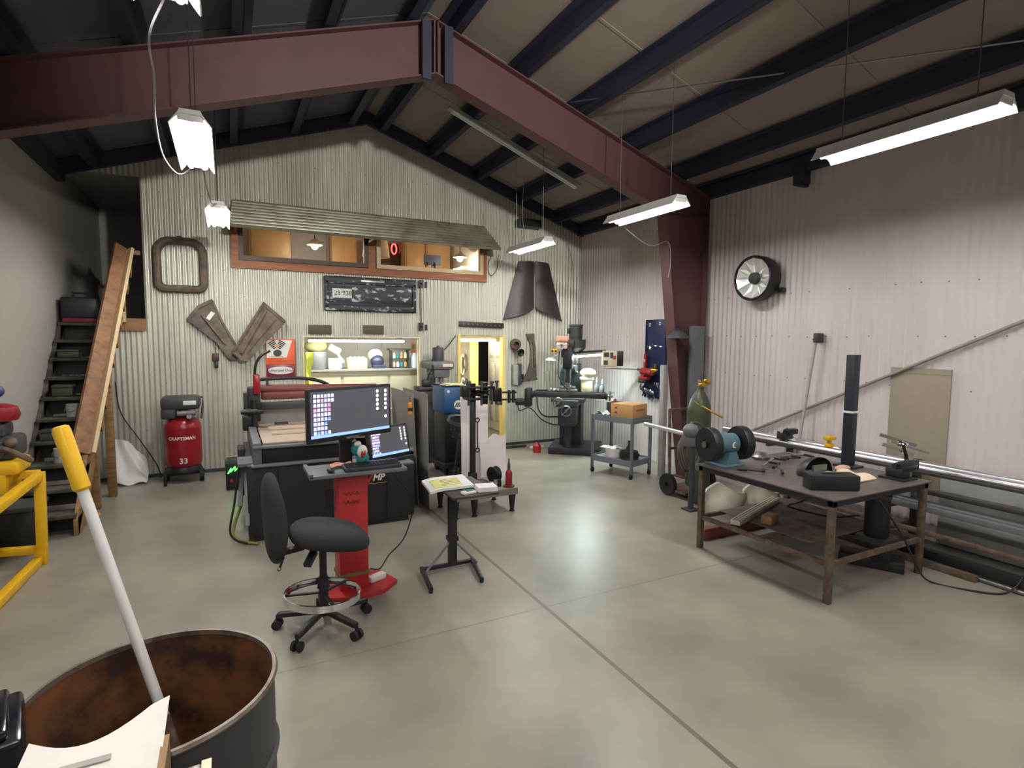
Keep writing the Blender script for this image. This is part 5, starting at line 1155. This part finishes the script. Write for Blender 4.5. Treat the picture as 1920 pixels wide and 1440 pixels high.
def fclamp(name, label, p, rz, L=.4):
    t = thing(name, label, 'clamp', p, 'clamps on the steel table', rz=rz, world=False)
    m = MB(); m.bar((-L/2, 0, .03), (L/2, 0, .03), .022, .008); obj('bar', m, STEEL, t)
    for xj, lj in ((L/2-.01, -.12), (-.02, -.11)): m = MB(); m.bar((xj, 0, .03), (xj, lj, .03), .025, .02); obj('jaw', m, BLK, t)
    m = MB(); m.cyl((-.02, -.1, .03), (-.16, -.1, .03), .008); m.cyl((-.16, -.1, .03), (-.25, -.1, .03), .016); obj('screw_handle', m, BLK, t)
    return t
fclamp('bar_clamp', 'bar clamp lying in the middle of the steel table top', (4.8, 3.7, ZT), R(25), .45)
fclamp('bar_clamp', 'bar clamp lying nearest the wall end of the steel table', (5.31, 3.8, ZT), R(-10), .32)
fclamp('bar_clamp', 'bar clamp lying between grinder and domed helmet', (4.5, 3.5, ZT), R(-50), .3)
m = MB(); m.lathe([(0, 0), (.09, 0), (.1, .03), (.05, .07), (0, .075)], (4.98, 3.94, ZT)); solo('steel_dome', 'round steel cap at the back edge of the table', 'cap', m, STEEL, (4.98, 3.94, ZT))
m = MB(); m.box(5.28, 5.5, 2.7, 2.92, ZT, ZT+.02); m.box(5.32, 5.46, 2.74, 2.88, ZT+.02, ZT+.1, .01); m.box(5.34, 5.56, 2.72, 2.78, ZT+.08, ZT+.17, .01); m.cyl((5.3, 2.8, ZT+.13), (5.56, 2.84, ZT+.13), .02); solo('bench_vise', 'black bench vise on the wall-side near corner of the steel table', 'vise', m, BLK, (5.4, 2.8, ZT))
m = MB(); m.bar((5.5, 3.05, ZT+.36), (5.72, 2.84, ZT+.27), .03, .03); m.bar((5.56, 2.98, ZT+.3), (5.78, 2.76, ZT+.21), .035, .02); m.bar((5.46, 3.0, ZT+.28), (5.64, 2.82, ZT+.2), .04, .03); m.bar((5.5, 2.8, ZT+.165), (5.6, 2.9, ZT+.3), .03, .02); m.ball((5.62, 2.9, ZT+.28), (.05, .05, .03), 10, 6); solo('toggle_clamp', 'chrome toggle clamps lying on top of the black bench vise', 'clamp', m, CHR, (5.5, 2.8, ZT+.17))
# shelf things
m = MB(); m.bar((4.26, 3.62, .37), (5.3, 3.98, .37), .09, .045)
for q in (-.03, 0, .03): m.bar((4.26-.01*q, 3.62+q, .395), (5.3, 3.98+q, .395), .012, .01)
solo('aluminium_extrusion', 'pale slotted aluminium extrusion lying across the lower rails of the table', 'extrusion', m, mat('pale_anodised', (206, 202, 186), .4, .5), (4.3, 3.6, .345))
m = MB(); m.boxc((4.62, 3.52, .388), (.18, .1, .08), Matrix.Rotation(.3, 3, 'Z'), .004); solo('wood_block', 'brown wood block beside the aluminium extrusion on the table shelf', 'block', m, WOOD2, (4.62, 3.5, .345))
CL = mat('pale_dusty_cloth', (170, 166, 150), .85, var=.12)
for k, (x, y, w_, h_, l) in enumerate(((5.0, 4.45, .5, .46, 'pale dust cloth bundle on the floor behind the table at the grinder end'), (5.5, 4.36, .4, .42, 'pale dust cloth bundle on the floor behind the middle of the table'))):
    m = MB(); m.grid(lambda u, v: (x+w_*(u-.5)+.03*math.sin(9*v), y+.12*math.sin(5*u+2*v)-.12*v, .01+h_*(1-v)*(1-.25*abs(math.sin(4*u+1)))), 20, 14, th=(.0, .03, .004)); solo('dust_cloth', l, 'cloth', m, CL, (x, y, 0), 'dust cloths behind the table')
m = MB(); m.box(4.4, 5.4, 4.12, 4.2, .0, .12, .01); solo('red_steel_beam', 'dull red steel beam on the floor behind the table', 'beam', m, REDB, (4.9, 4.16, 0))
t = thing('black_bucket', 'black cylindrical bin hanging below the table corner near the wall', 'bin', (5.28, 2.8, .345))
m = MB(); m.lathe([(0, .345), (.095, .345), (.1, .36), (.1, .72), (.09, .73), (.088, .4), (0, .4)], (5.2, 2.86, 0), n=28); obj('body', m, BLK, t)
m = MB(); m.lathe([(.098, .7), (.106, .7), (.106, .73), (.098, .73)], (5.2, 2.86, 0), n=28, close=True); obj('rim', m, DGR, t)
m = MB(); m.box(5.08, 5.32, 2.72, 2.98, .3, .345); obj('base', m, DGR, t)
t = thing('black_floor_block', 'black steel block on the floor under the table near the wall', 'block', (5.3, 2.95, 0))
m = MB(); m.boxc((5.36, 2.98, .05), (.24, .52, .1), Matrix.Rotation(R(28), 3, 'Z'), .01); obj('plate', m, BLK, t)
m = MB(); m.boxc((5.3, 2.86, .14), (.12, .14, .1), Matrix.Rotation(R(28), 3, 'Z'), .01); obj('lug', m, BLK, t)
cord('power_cord', 'black power cord looping from the table down onto the floor by the stock rack', [(4.75, 2.6, .79), (4.95, 2.52, .5), (5.2, 2.52, .2), (5.4, 2.5, .015), (5.55, 2.22, .012), (5.7, 2.1, .014), (5.82, 2.06, .075), (5.9, 2.05, .145), (5.98, 2.05, .12)], .008, BCORD)
cord('power_cord', 'black lead hanging under the front edge of the steel table', [(4.5, 2.95, .8), (4.6, 3.2, .64), (4.8, 3.45, .5), (5.05, 3.2, .44), (5.08, 2.95, .52)], .008, BCORD)
# ---- stock rack along the right wall
t = thing('stock_rack', 'dark steel stock rack with cantilever arms along the white wall', 'rack', (6.3, 3.5, 0))
for y in (1.7, 3.2, 4.7):
    m = MB(); m.box(6.46, 6.53, y-.03, y+.03, 0, .86, .004); obj('upright', m, DGR, t)
    for z in (.2, .44, .62, .8):
        m = MB(); m.box(6.0 if z < .7 else 6.05, 6.47, y-.02, y+.02, z-.03, z, .003); obj('arm', m, DGR, t)
    m = MB(); m.box(5.95, 6.53, y-.03, y+.03, 0, .04, .003); obj('foot', m, DGR, t)
SB = mat('dark_stock_steel', (70, 66, 62), .5, .5, var=.2)
def stock(name, label, a, b, w_, h_, m_, rnd=False):
    m = MB()
    if rnd: m.cyl(a, b, w_/2, n=18)
    else: m.bar(a, b, w_, h_, bev=.003)
    return solo(name, label, 'steel stock', m, m_, a, 'stock on the wall rack')
stock('bright_tube', 'long bright round tube lying on the top arms of the stock rack', (6.12, 5.2, .845), (6.12, 1.4, .845), .085, 0, POL, True)
stock('bright_tube', 'second bright tube on the top arms, against the wall', (6.3, 5.6, .845), (6.3, 1.4, .845), .085, 0, POL, True)
stock('flat_bar', 'dark flat bar hugging the front of the bright top tube', (6.055, 4.9, .818), (6.055, 1.4, .818), .03, .03, SB)
stock('square_tube', 'thin dark square tube on the third arms of the rack', (6.03, 4.9, .642), (6.03, 1.5, .642), .04, .04, SB)
stock('square_tube', 'grey square tube on the second arms of the rack', (6.05, 4.8, .47), (6.05, 1.5, .47), .055, .055, MGR)
stock('channel_bar', 'grey wide channel lying on the second arms behind the square tube', (6.22, 4.6, .467), (6.22, 1.5, .467), .12, .05, MGR)
stock('angle_bar', 'brownish angle bar on the lowest arms of the rack', (6.08, 4.7, .222), (6.08, 1.5, .222), .06, .04, RUSTL)
stock('steel_beam', 'thick black beam on the floor along the stock rack', (5.9, 4.9, .085), (5.9, 1.5, .085), .08, .085, BLK)
stock('square_tube', 'brown square tube lying on the floor in front of the black beam', (5.78, 4.2, .03), (5.78, 2.32, .03), .055, .06, RUSTL)
stock('steel_pipe', 'pale pipe lying on the floor beside the thick black beam', (5.83, 3.9, .022), (5.83, 1.6, .022), .036, 0, STEEL, True)
stock('steel_sheet', 'grey sheet standing behind the rack arms against the wall', (6.546, 3.0, .36), (6.546, 1.3, .36), .012, .7, LGR)
t = thing('pipe_clamp', 'black clamp head sitting on the far part of the bright top tube', 'clamp', (6.15, 4.5, .89))
m = MB(); m.box(6.06, 6.2, 4.45, 4.58, .888, .96, .01); m.box(6.1, 6.26, 4.42, 4.5, .95, 1.02, .015); m.cyl((6.12, 4.5, .96), (6.12, 4.5, 1.01), .03); obj('body', m, BLK, t)
m = MB(); m.bar((6.02, 4.52, .98), (6.14, 4.5, 1.03), .05, .02); obj('bright_jaw', m, CHR, t)
t = thing('yellow_clamp', 'small yellow plastic clamp standing on the bright top tube', 'clamp', (6.15, 3.95, .888))
m = MB(); m.box(6.09, 6.17, 3.9, 3.98, .888, .93, .01); m.box(6.11, 6.15, 3.92, 3.96, .93, .98, .01); m.box(6.06, 6.2, 3.9, 3.98, .97, 1.01, .01); obj('body', m, YEL, t)
m = MB(); m.cyl((6.13, 3.94, 1.0), (6.13, 3.94, 1.03), .015); obj('knob', m, YEL, t)
# ---- on the right wall
XF = XR-.0145
t = thing('wall_headlamp', 'big round chrome and black headlamp mounted high on the white ribbed wall', 'lamp', (XF, 5.28, 2.94))
HC = Vector((6.56, 5.25, 2.94)); HA = Vector((-1, 0, 0))
m = MB(); m.lathe([(0, 0), (.2, 0), (.28, .03), (.3, .1), (.3, .25), (.285, .265), (.27, .25), (.27, .1)], HC, HA, 40); obj('housing', m, BLK, t)
m = MB()
for k in range(12):
    a0 = 2*math.pi*k/12; a1 = a0+2*math.pi/12
    P = lambda r, a, d: HC+HA*d+Vector((0, r*math.cos(a), r*math.sin(a)))
    m.add([P(.27, a0, .24), P(.27, a1, .24), P(.075, a1, .18), P(.075, a0, .18), P(.17, (a0+a1)/2, .175+.03*(k % 2))], [(0, 1, 4), (1, 2, 4), (2, 3, 4), (3, 0, 4)])
obj('reflector', m, mat('polished_reflector', (236, 238, 232), .34, .75, var=.03), t, angle=5)
m = MB(); m.lathe([(0, .24), (.075, .23), (.085, .17), (.08, .1)], HC, HA, 24); obj('bulb_shield', m, BLK, t)
m = MB(); m.lathe([(.272, .25), (.29, .26), (.297, .25), (.28, .235)], HC, HA, 40, True); obj('rim', m, CHR, t)
m = MB(); m.box(6.5, 6.57, 4.92, 5.0, 2.74, 2.8); obj('bracket', m, BLK, t)
m = MB(); m.cyl((6.525, 6.0, .5), (6.525, 1.6, 2.71), .018, n=10); solo('handrail_pipe', 'long thin pipe fixed diagonally up the white ribbed wall', 'pipe', m, mat('dull_pipe', (150, 142, 138), .5, .3), (6.545, 5.2, .9))
t = thing('leaning_pole', 'thin pale pole leaning on the white wall under the round headlamp', 'pole', (6.4, 4.6, 0))
m = MB(); m.bar((6.42, 4.62, 0), (6.47, 4.4, 2.1), .045, .02); obj('pole', m, mat('pale_pole', (176, 168, 164), .5), t)
m = MB(); m.box(6.44, 6.565, 4.36, 4.42, 2.08, 2.2, .01); m.cyl((6.53, 4.4, 2.12), (6.53, 4.48, 2.12), .012); obj('head', m, DGR, t)
m = MB(); m.box(6.55, 6.565, 2.97, 3.55, .5, 1.82, .003); m.box(6.545, 6.551, 2.97, 3.55, 1.76, 1.82); solo('tan_board', 'tan board standing flat against the white ribbed wall behind the table', 'board', m, TAN, (6.55, 3.26, .5))
t = thing('wall_bracket', 'small dark bracket high on the white wall under the eave', 'bracket', (6.5, 4.72, 4.05))
m = MB(); m.box(6.44, 6.56, 4.64, 4.8, 4.06, 4.32, .006); obj('plate', m, PUR, t)
m = MB(); m.box(6.4, 6.56, 4.66, 4.72, 4.03, 4.08); obj('tongue', m, PUR, t)
# ================================================================ FOREGROUND
DRM = mat('scuffed_black_drum_paint', (58, 58, 58), .45, .2, c2=(104, 102, 98), scale=7, lo=.56, hi=.72, stretch=(1, 1, .5))
RIN = mat('rusty_drum_inside', (120, 74, 36), .8, .1, c2=(52, 32, 22), scale=5, lo=.38, hi=.62)
dc = Vector((-.262, 2.2, 0)); dr_ = .385
t = thing('steel_drum', 'large open steel drum, rusty orange inside, in the near corner', 'drum', dc)
m = MB(); m.lathe([(0, .0), (dr_-.01, 0), (dr_, .012), (dr_, .29), (dr_+.012, .3), (dr_, .31), (dr_, .58), (dr_+.012, .59), (dr_, .6), (dr_, .875)], dc, n=64); obj('drum_side', m, DRM, t)
m = MB(); m.lathe([(dr_-.006, .875), (dr_-.008, .04), (0, .04)], dc, n=64); obj('inside', m, RIN, t)
m = MB(); m.lathe([(dr_-.008, .868), (dr_+.006, .866), (dr_+.012, .876), (dr_+.006, .886), (dr_-.006, .886)], dc, n=64, close=True); obj('rim', m, mat('worn_rim_steel', (120, 110, 102), .45, .6, c2=(92, 78, 66), scale=10), t)
t = thing('yellow_grip_pole', 'white pole with thick yellow grip leaning in the steel drum', 'pole', (-.2, 2.44, .05))
p0 = Vector((-.13, 2.42, .07)); pr = Vector((-.355, 2.535, .92)); dv = (pr-p0).normalized(); ptop = p0+dv*1.76
m = MB(); m.cyl(p0+dv*.1, ptop, .0195, n=20); obj('shaft', m, WHT, t)
m = MB(); m.cyl(p0, p0+dv*.55, .0215, n=20); obj('rusty_end', m, mat('dirty_pole_end', (96, 78, 66), .7, c2=(130, 116, 104), scale=12), t)
m = MB(); m.tube([ptop-dv*.26, ptop-dv*.25, ptop-dv*.02, ptop-dv*.004, ptop], [.021, .03, .03, .027, .014], 20); obj('grip', m, YEL, t)
t = thing('white_carton', 'opened white cardboard carton with hand slot standing against the drum', 'box', (-.36, 1.72, 0))
cz = .95
m = MB(); m.box(-.5, -.2, 1.42, 1.785, 0, cz, .004); obj('carton', m, CARDW, t)
m = MB(); m.grid(lambda u, v: (-.52+.33*u, 1.56+(.33-.08*math.sin(math.pi*min(1, u*1.15))+.035*u*u)*v, cz+.012+.012*v+.02*v*u**4), 14, 8, th=(0, 0, .005)); obj('flap', m, CARDW, t)
m = MB(); m.box(-.5, -.2, 1.42, 1.56, cz+.006, cz+.012); obj('front_flap', m, CARDW, t)
m = MB(); m.grid(lambda u, v: (-.42+.11*u, 1.72+.018*v, cz+.0285+.0025*v), 4, 2, th=(0, 0, .003)); obj('hand_slot', m, mat('slot_grey', (170, 164, 158), .8), t)
m = MB(); m.box(-.196, -.178, 1.42, 1.76, .0, cz+.03); obj('tape_edge', m, mat('kraft_edge', (150, 118, 84), .8), t)
t = thing('steel_post', 'grey steel bracket post between carton and drum', 'post', (-.12, 1.72, 0))
m = MB(); m.box(-.1, -.075, 1.66, 1.72, 0, .9); m.box(-.12, -.06, 1.64, 1.74, 0, .01); obj('post', m, mat('dull_aluminium', (170, 160, 136), .4, .6), t)
m = MB(); m.box(-.135, -.1, 1.66, 1.71, .62, .9, .004); obj('bracket', m, STEEL, t)
t = thing('black_tool_case', 'glossy black plastic case resting across the rim of the rusty drum', 'case', (-.78, 1.95, .89))
CB = Matrix.Translation((-.81, 1.98, .94)) @ Matrix.Rotation(R(14), 4, 'Z') @ Matrix.Rotation(R(-3), 4, 'Y')
m = MB(); m.boxc((0, 0, -.005), (.5, .3, .09), None, .015); m.xf(CB); obj('body', m, mat('glossy_black_plastic', (24, 25, 32), .2), t)
m = MB(); m.boxc((-.01, 0, .055), (.46, .26, .03), None, .012); m.xf(CB); obj('lid', m, mat('glossy_black_lid', (30, 31, 38), .15), t)
m = MB(); m.cyl((.02, -.15, .02), (.12, -.15, .02), .02); m.boxc((.07, -.15, .0), (.05, .02, .06), None, .006); m.xf(CB); obj('chrome_latch', m, CHR, t)
# yellow tube-framed engine cart at the far left
t = thing('yellow_engine_cart', 'yellow square-tube cart with red and black engine at the stair foot', 'cart', (-1.75, 6.1, 0))
def yb(a, b, w_=.075): 
    m = MB(); m.bar(a, b, w_, w_, bev=.006); return m
for p in (((-1.575, 6.4, 0), (-1.56, 6.4, .86), 'post'), ((-1.66, 5.1, 0), (-1.66, 5.1, .8), 'post'), ((-1.95, 6.4, 0), (-1.95, 6.4, .86), 'post')):
    obj(p[2], yb(p[0], p[1]), YEL, t)
for a, b in (((-1.6, 6.4, .04), (-1.66, 5.1, .04)), ((-1.56, 6.4, .83), (-1.7, 5.1, .7)), ((-1.58, 6.42, .13), (-1.95, 6.5, .13)), ((-1.56, 6.42, .84), (-1.95, 6.42, .84))):
    obj('rail', yb(a, b, .07), YEL, t)
m = MB(); m.box(-1.97, -1.66, 6.2, 6.62, .88, 1.0, .03); m.box(-1.97, -1.74, 6.2, 6.62, .72, .9, .02); obj('engine_tray', m, YEL, t)
m = MB(); m.box(-1.97, -1.7, 6.3, 6.7, 1.0, 1.2, .04); m.cyl((-1.84, 6.26, 1.1), (-1.84, 6.4, 1.1), .09); m.box(-1.97, -1.78, 6.35, 6.65, 1.2, 1.32, .03); obj('engine_block', m, DGR, t)
m = MB(); m.lathe([(0, 0), (.13, .01), (.15, .06), (.13, .13), (.06, .16), (0, .165)], (-1.84, 6.5, 1.33)); obj('red_air_cleaner', m, REDD, t)
m = MB(); m.tube(smooth([(-1.9, 6.3, 1.05), (-1.78, 6.26, 1.12), (-1.66, 6.3, 1.04), (-1.6, 6.36, .98)]), .025, 8); m.ball((-1.72, 6.3, 1.16), .05); obj('exhaust', m, RUSTL, t)
m = MB(); m.ball((-1.86, 6.5, 1.6), (.07, .07, .06)); m.cyl((-1.86, 6.5, 1.5), (-1.86, 6.5, 1.58), .03); obj('blue_cap', m, mat('dull_blue', (60, 70, 110), .5), t)
m = MB(); m.ball((-1.92, 6.5, 1.76), (.05, .05, .08)); m.cyl((-1.92, 6.5, 1.66), (-1.92, 6.5, 1.72), .02); obj('yellow_cap', m, YEL, t)
t = thing('storage_crate', 'black plastic crate standing on the floor between yellow cart and stair foot', 'crate', (-1.82, 6.9, 0))
m = MB(); m.box(-1.97, -1.68, 6.72, 7.08, 0, .42, .015); obj('body', m, BLK, t)
m = MB(); m.box(-1.985, -1.665, 6.705, 7.095, .42, .47, .01); obj('lid', m, DGR, t)
t = thing('yellow_strap', 'bit of yellow strap and wire on the floor at the foot of the stair post', 'strap', (-1.5, 7.9, 0))
m = MB(); m.tube(smooth([(-1.58, 8.0, .01), (-1.5, 7.95, .03), (-1.4, 7.92, .012), (-1.42, 7.8, .01), (-1.52, 7.78, .012)]), .01, 6); obj('strap', m, YEL, t)
m = MB(); m.tube(smooth([(-1.5, 7.75, .012), (-1.42, 7.72, .03), (-1.34, 7.62, .01)]), .008, 6); obj('wire', m, CHR, t)
# ================================================================ BEHIND THE WINDOWS
t = thing('store_cabinet', 'long beige base cabinet under the display window shelf', 'cabinet', (2.1, 10.5, 0))
m = MB(); m.box(.95, 3.5, 10.25, 10.95, 0, 1.5, .006); obj('body', m, BEIGE, t)
for x in (1.0, 1.85, 2.7):
    m = MB(); m.box(x, x+.8, 10.235, 10.25, .1, 1.42, .006); obj('door', m, BEIGE, t)
m = MB(); m.box(.92, 3.52, 10.2, 10.95, 1.5, 1.53); obj('countertop', m, LGR, t)
zc = 1.531
def st(name, label, cat, x, y): return thing(name, label, cat, (x, y, zc), 'things on the display shelf')
t = st('plastic_drum', 'grey tub with lid on the display shelf at its stair end', 'tub', 1.35, 10.5)
m = MB(); m.lathe([(0, 0), (.16, 0), (.19, .3), (.18, .32), (0, .32)], (1.42, 10.5, zc)); obj('body', m, MGR, t)
m = MB(); m.ball((1.42, 10.5, zc+.42), (.2, .15, .12)); obj('khaki_bag', m, mat('khaki_bag', (160, 156, 104), .8), t)
t = st('shop_jacket', 'yellow high-visibility jacket hanging at the stair end inside the display window', 'jacket', 1.2, 10.0)
m = MB(); m.grid(lambda u, v: (1.16+.13*u+.02*math.sin(9*v), 10.05+.06*math.sin(7*u+4*v), 1.1+.75*v), 8, 16, th=(0, .03, 0)); obj('cloth', m, mat('hi_vis_yellow', (222, 226, 110), .7), t)
t = st('white_machine', 'white angled machine on the display shelf next to the khaki bag', 'machine', 1.72, 10.5)
m = MB(); m.box(1.62, 1.86, 10.4, 10.6, zc, zc+.2, .03); m.boxc((1.74, 10.5, zc+.36), (.22, .16, .12), Matrix.Rotation(R(30), 3, 'Y'), .02); m.bar((1.74, 10.5, zc+.36), (1.9, 10.5, zc+.12), .05, .04); obj('body', m, WHT, t)
t = st('parts_crate', 'small yellowish crate in the middle of the display shelf', 'crate', 2.1, 10.45)
m = MB(); m.box(1.96, 2.3, 10.35, 10.6, zc, zc+.2, .008); obj('body', m, mat('yellowish_crate', (206, 202, 150), .6), t)
m = MB()
for k in range(4): m.ball((2.02+.075*k, 10.45, zc+.2), (.035, .05, .03), 8, 6)
obj('contents', m, CREAM, t)
t = st('blue_helmet', 'dark blue helmet-like machine on the display shelf', 'helmet', 2.52, 10.45)
m = MB(); m.ball((2.52, 10.5, zc+.13), (.13, .12, .13)); m.box(2.42, 2.66, 10.4, 10.55, zc, zc+.07, .02); obj('shell', m, mat('dark_blue_shell', (50, 58, 84), .35), t)
m = MB(); m.ball((2.5, 10.56, zc+.25), (.14, .1, .12)); obj('cream_bag', m, CREAM, t)
t = st('bottle_rack', 'dark rack of small bottles on the display shelf', 'rack', 2.95, 10.5)
m = MB(); m.box(2.78, 3.12, 10.42, 10.62, zc, zc+.02); m.box(2.78, 2.8, 10.42, 10.62, zc, zc+.34); m.box(3.1, 3.12, 10.42, 10.62, zc, zc+.34); m.box(2.78, 3.12, 10.42, 10.62, zc+.17, zc+.185); m.box(2.74, 3.16, 10.4, 10.64, zc+.34, zc+.37); obj('frame', m, DGR, t)
for r_ in range(2):
    for k in range(4):
        m = MB(); m.lathe([(0, 0), (.028, 0), (.028, .08), (.012, .11), (.012, .13)], (2.84+.076*k, 10.5, zc+.021+.166*r_), n=12); obj('bottle', m, (CREAM, WHT, TEAL, CARD)[(k+r_) % 4], t)
t = st('white_jug', 'white jug standing on the display shelf right of the bottle rack', 'jug', 3.24, 10.5)
m = MB(); m.lathe([(0, 0), (.075, 0), (.08, .2), (.03, .28), (.028, .32)], (3.25, 10.5, zc)); obj('body', m, mat('bluish_white_plastic', (206, 220, 232), .4), t)
m = MB(); m.cyl((3.25, 10.5, zc+.31), (3.25, 10.5, zc+.34), .034); obj('cap', m, WHT, t)
m = MB(); m.box(2.4, 2.75, 11.66, 11.69, 1.85, 2.0); m.box(2.9, 3.3, 11.66, 11.69, 1.9, 2.1); solo('wall_notice', 'pale notice sheets on the white wall inside the display room', 'notice', m, PAP, (2.9, 11.68, 1.9))
t = thing('window_sticker', 'small orange-brown tag hanging in the corner of the display window near the passage', 'tag', (2.99, YB+.01, 1.88))
m = MB(); m.box(2.945, 3.035, YB+.008, YB+.014, 1.84, 2.03, .004); obj('tag', m, mat('orange_brown_print', (172, 92, 48), .5), t)
m = MB(); m.prism(ell(2.99, 1.95, .025, .05, 0, 0), 'y', YB+.004, YB+.008); obj('printed_patch', m, mat('dark_green_print', (70, 84, 60), .5), t)
t = thing('orange_padlock', 'small orange lantern-shaped lock hanging on the steel plates', 'lock', (2.0, 6.3, 1.2))
m = MB(); m.cyl((1.96, 6.52, 1.18), (1.96, 6.52, 1.3), .03); m.ball((1.96, 6.52, 1.3), .03, 10, 6); obj('body', m, mat('amber_orange', (206, 132, 40), .4), t)
m = MB(); m.lathe([(.028, 1.22), (.033, 1.22), (.033, 1.26), (.028, 1.26)], (1.96, 6.52, 0), n=16, close=True); obj('band', m, BLK, t); m = MB(); m.tube([(1.96, 6.52, 1.33), (1.965, 6.56, 1.38), (1.975, 6.6, 1.39)], .006); obj('hook', m, BLK, t)
# passage: pegboard with cords
t = thing('cord_board', 'board hung with cords and tools just inside the passage', 'tool board', (4.33, 10.72, .8))
m = MB(); m.box(4.2, 4.5, 10.71, 10.755, .6, 2.03); obj('board', m, mat('grey_pegboard', (112, 108, 92), .7), t)
for k in range(6):
    m = MB(); x = 4.26+.065*(k % 3); z = 1.82-.5*(k // 3)-.05*(k % 2)
    m.tube([Vector((x+.04*math.cos(a), 10.68-.01*k, z-.2+(.17+.04*(k % 2))*math.sin(a))) for a in [2*math.pi*q/16 for q in range(16)]], .014, 6, True); m.cyl((x, 10.715, z-.04), (x, 10.62, z-.04), .008, n=6); obj('cord_coil', m, (BLK, CREAM, RUST, BLK, WHT, DGR)[k], t)
m = MB(); m.box(4.2, 4.72, 10.76, 10.9, 0, 2.06); solo('passage_partition', 'cream yellow upright panel inside the passage beside the white door', 'panel', m, DRYY, (4.5, 10.8, 0))
# office: furniture seen through the window band
CAB = mat('honey_maple', (192, 156, 108), .45, var=.08, stretch=(3, 3, .4))
def off(name, label, cat, p): return thing(name, label, cat, p, 'office furniture seen through the windows')
for k, (x0, x1, z0, z1, l) in enumerate(((.45, 1.2, 3.62, 4.25, 'maple wall cabinet at the stair end of the office'), (2.0, 2.5, 3.3, 4.28, 'pale maple cabinet beside the mullion in the office'), (3.55, 4.0, 3.2, 4.28, 'maple cabinet behind the pine window'), (4.02, 4.6, 3.2, 4.28, 'maple cabinet at the end of the office'))):
    t = off('office_cabinet', l, 'cabinet', ((x0+x1)/2, 12.3, z0))
    m = MB(); m.box(x0, x1, 12.1, 12.55, z0, z1, .006); obj('body', m, CAB, t)
    m = MB(); m.box(x0+.03, x1-.03, 12.08, 12.1, z0+.04, z1-.04, .006); obj('door', m, CAB, t)
    m = MB(); m.cyl((x0+.06, 12.08, z0+.2), (x0+.06, 12.05, z0+.2), .012); obj('knob', m, CHR, t)
m = MB(); m.box(1.25, 1.95, 12.5, 12.58, 3.2, 4.3); solo('grey_wallboard', 'grey panel on the office wall between maple cabinets', 'panel', m, LGR, (1.6, 12.55, 3.2))
m = MB(); m.box(2.75, 3.52, 12.45, 12.56, 2.6, 4.2); solo('dark_door', 'dark brown door at the back of the office', 'door', m, WOODD, (3.1, 12.5, 2.6))
t = off('lamp_shade', 'cream drum lamp shade behind the pine window', 'lamp', (2.6, 10.9, 3.3))
m = MB(); m.lathe([(.0, .02), (.02, .02), (.02, .3), (.26, .3), (.22, .62), (.21, .62), (.25, .3)], (2.62, 10.9, 3.36)); obj('shade', m, CREAM, t)
m = MB(); m.cyl((2.62, 10.9, 2.56), (2.62, 10.9, 3.66), .02); m.lathe([(0, 0), (.14, 0), (.14, .02), (0, .03)], (2.62, 10.9, 2.56)); obj('stand', m, BRS, t)
NEON = emit('red_neon_glow', (255, 40, 40), 6)
t = off('red_neon', 'small red glowing sign loop behind the pine window', 'sign', (3.1, 11.0, 3.9))
m = MB(); m.tube([Vector((3.0+.05*math.cos(a), 11.0, 3.86+.1*math.sin(a))) for a in [2*math.pi*q/14 for q in range(14)]], .012, 6, True); obj('tube', m, NEON, t)
m = MB(); m.tube([(3.1, 11.0, 3.95), (3.13, 11.0, 3.86), (3.1, 11.0, 3.78)], .008, 6); m.cyl((3.0, 11.0, 3.96), (3.0, 11.0, 4.35), .004, n=6); obj('hanger', m, RED, t)
m = MB(); m.box(3.62, 3.98, 11.0, 11.03, 3.6, 3.8); m.cyl((3.8, 11.02, 2.56), (3.8, 11.02, 3.62), .02); m.box(3.6, 4.0, 10.9, 11.15, 2.55, 2.58); solo('office_monitor', 'small blue-grey screen on a stand behind the pine window', 'monitor', m, mat('blue_grey_screen', (110, 124, 146), .3), (3.8, 11.0, 2.56))
for k, (x, l) in enumerate(((3.28, 'small dark figure at the sill of the pine window, first of two'), (3.42, 'small pale knob-shaped ornament on the pine window sill'))):
    t = off('sill_ornament', l, 'ornament', (x, 9.78, 3.37))
    m = MB(); m.lathe([(0, 0), (.03, 0), (.02, .04), (.035, .07), (.0, .1)], (x, 9.8, 3.37), n=14); obj('body', m, DGR if k else BRS, t)
    m = MB(); m.ball((x, 9.8, 3.47), .02, 8, 6); obj('head', m, DGR, t)
# ================================================================ CAMERA, WORLD, VIEW
cam = bpy.data.cameras.new('camera'); co = bpy.data.objects.new('camera', cam); COL.objects.link(co)
M3 = Matrix(((0.8898728387467679, 0.030637031892206425, -0.4551787595413526), (-0.45615516011380797, 0.07503112914021515, -0.8867315262025426), (0.006985754240937989, 0.9967104403671008, 0.08074340407057985)))
co.matrix_world = Matrix.Translation((0, 0, 2.1)) @ M3.to_4x4()
cam.sensor_fit = 'HORIZONTAL'; cam.sensor_width = 36; cam.lens = 1040/1920*36; cam.clip_start = .02; cam.clip_end = 100
sc.camera = co
wd = bpy.data.worlds.new('night'); sc.world = wd; wd.use_nodes = True
wd.node_tree.nodes['Background'].inputs[0].default_value = (.02, .025, .035, 1); wd.node_tree.nodes['Background'].inputs[1].default_value = .3
sc.view_settings.view_transform = 'Standard'; sc.view_settings.look = 'None'; sc.view_settings.gamma = 1; sc.view_settings.exposure = 1.45
sc.view_settings.use_curve_mapping = False
sc.cycles.max_bounces = 8; sc.cycles.diffuse_bounces = 5; sc.cycles.glossy_bounces = 4; sc.cycles.sample_clamp_indirect = 4; sc.cycles.use_adaptive_sampling = False
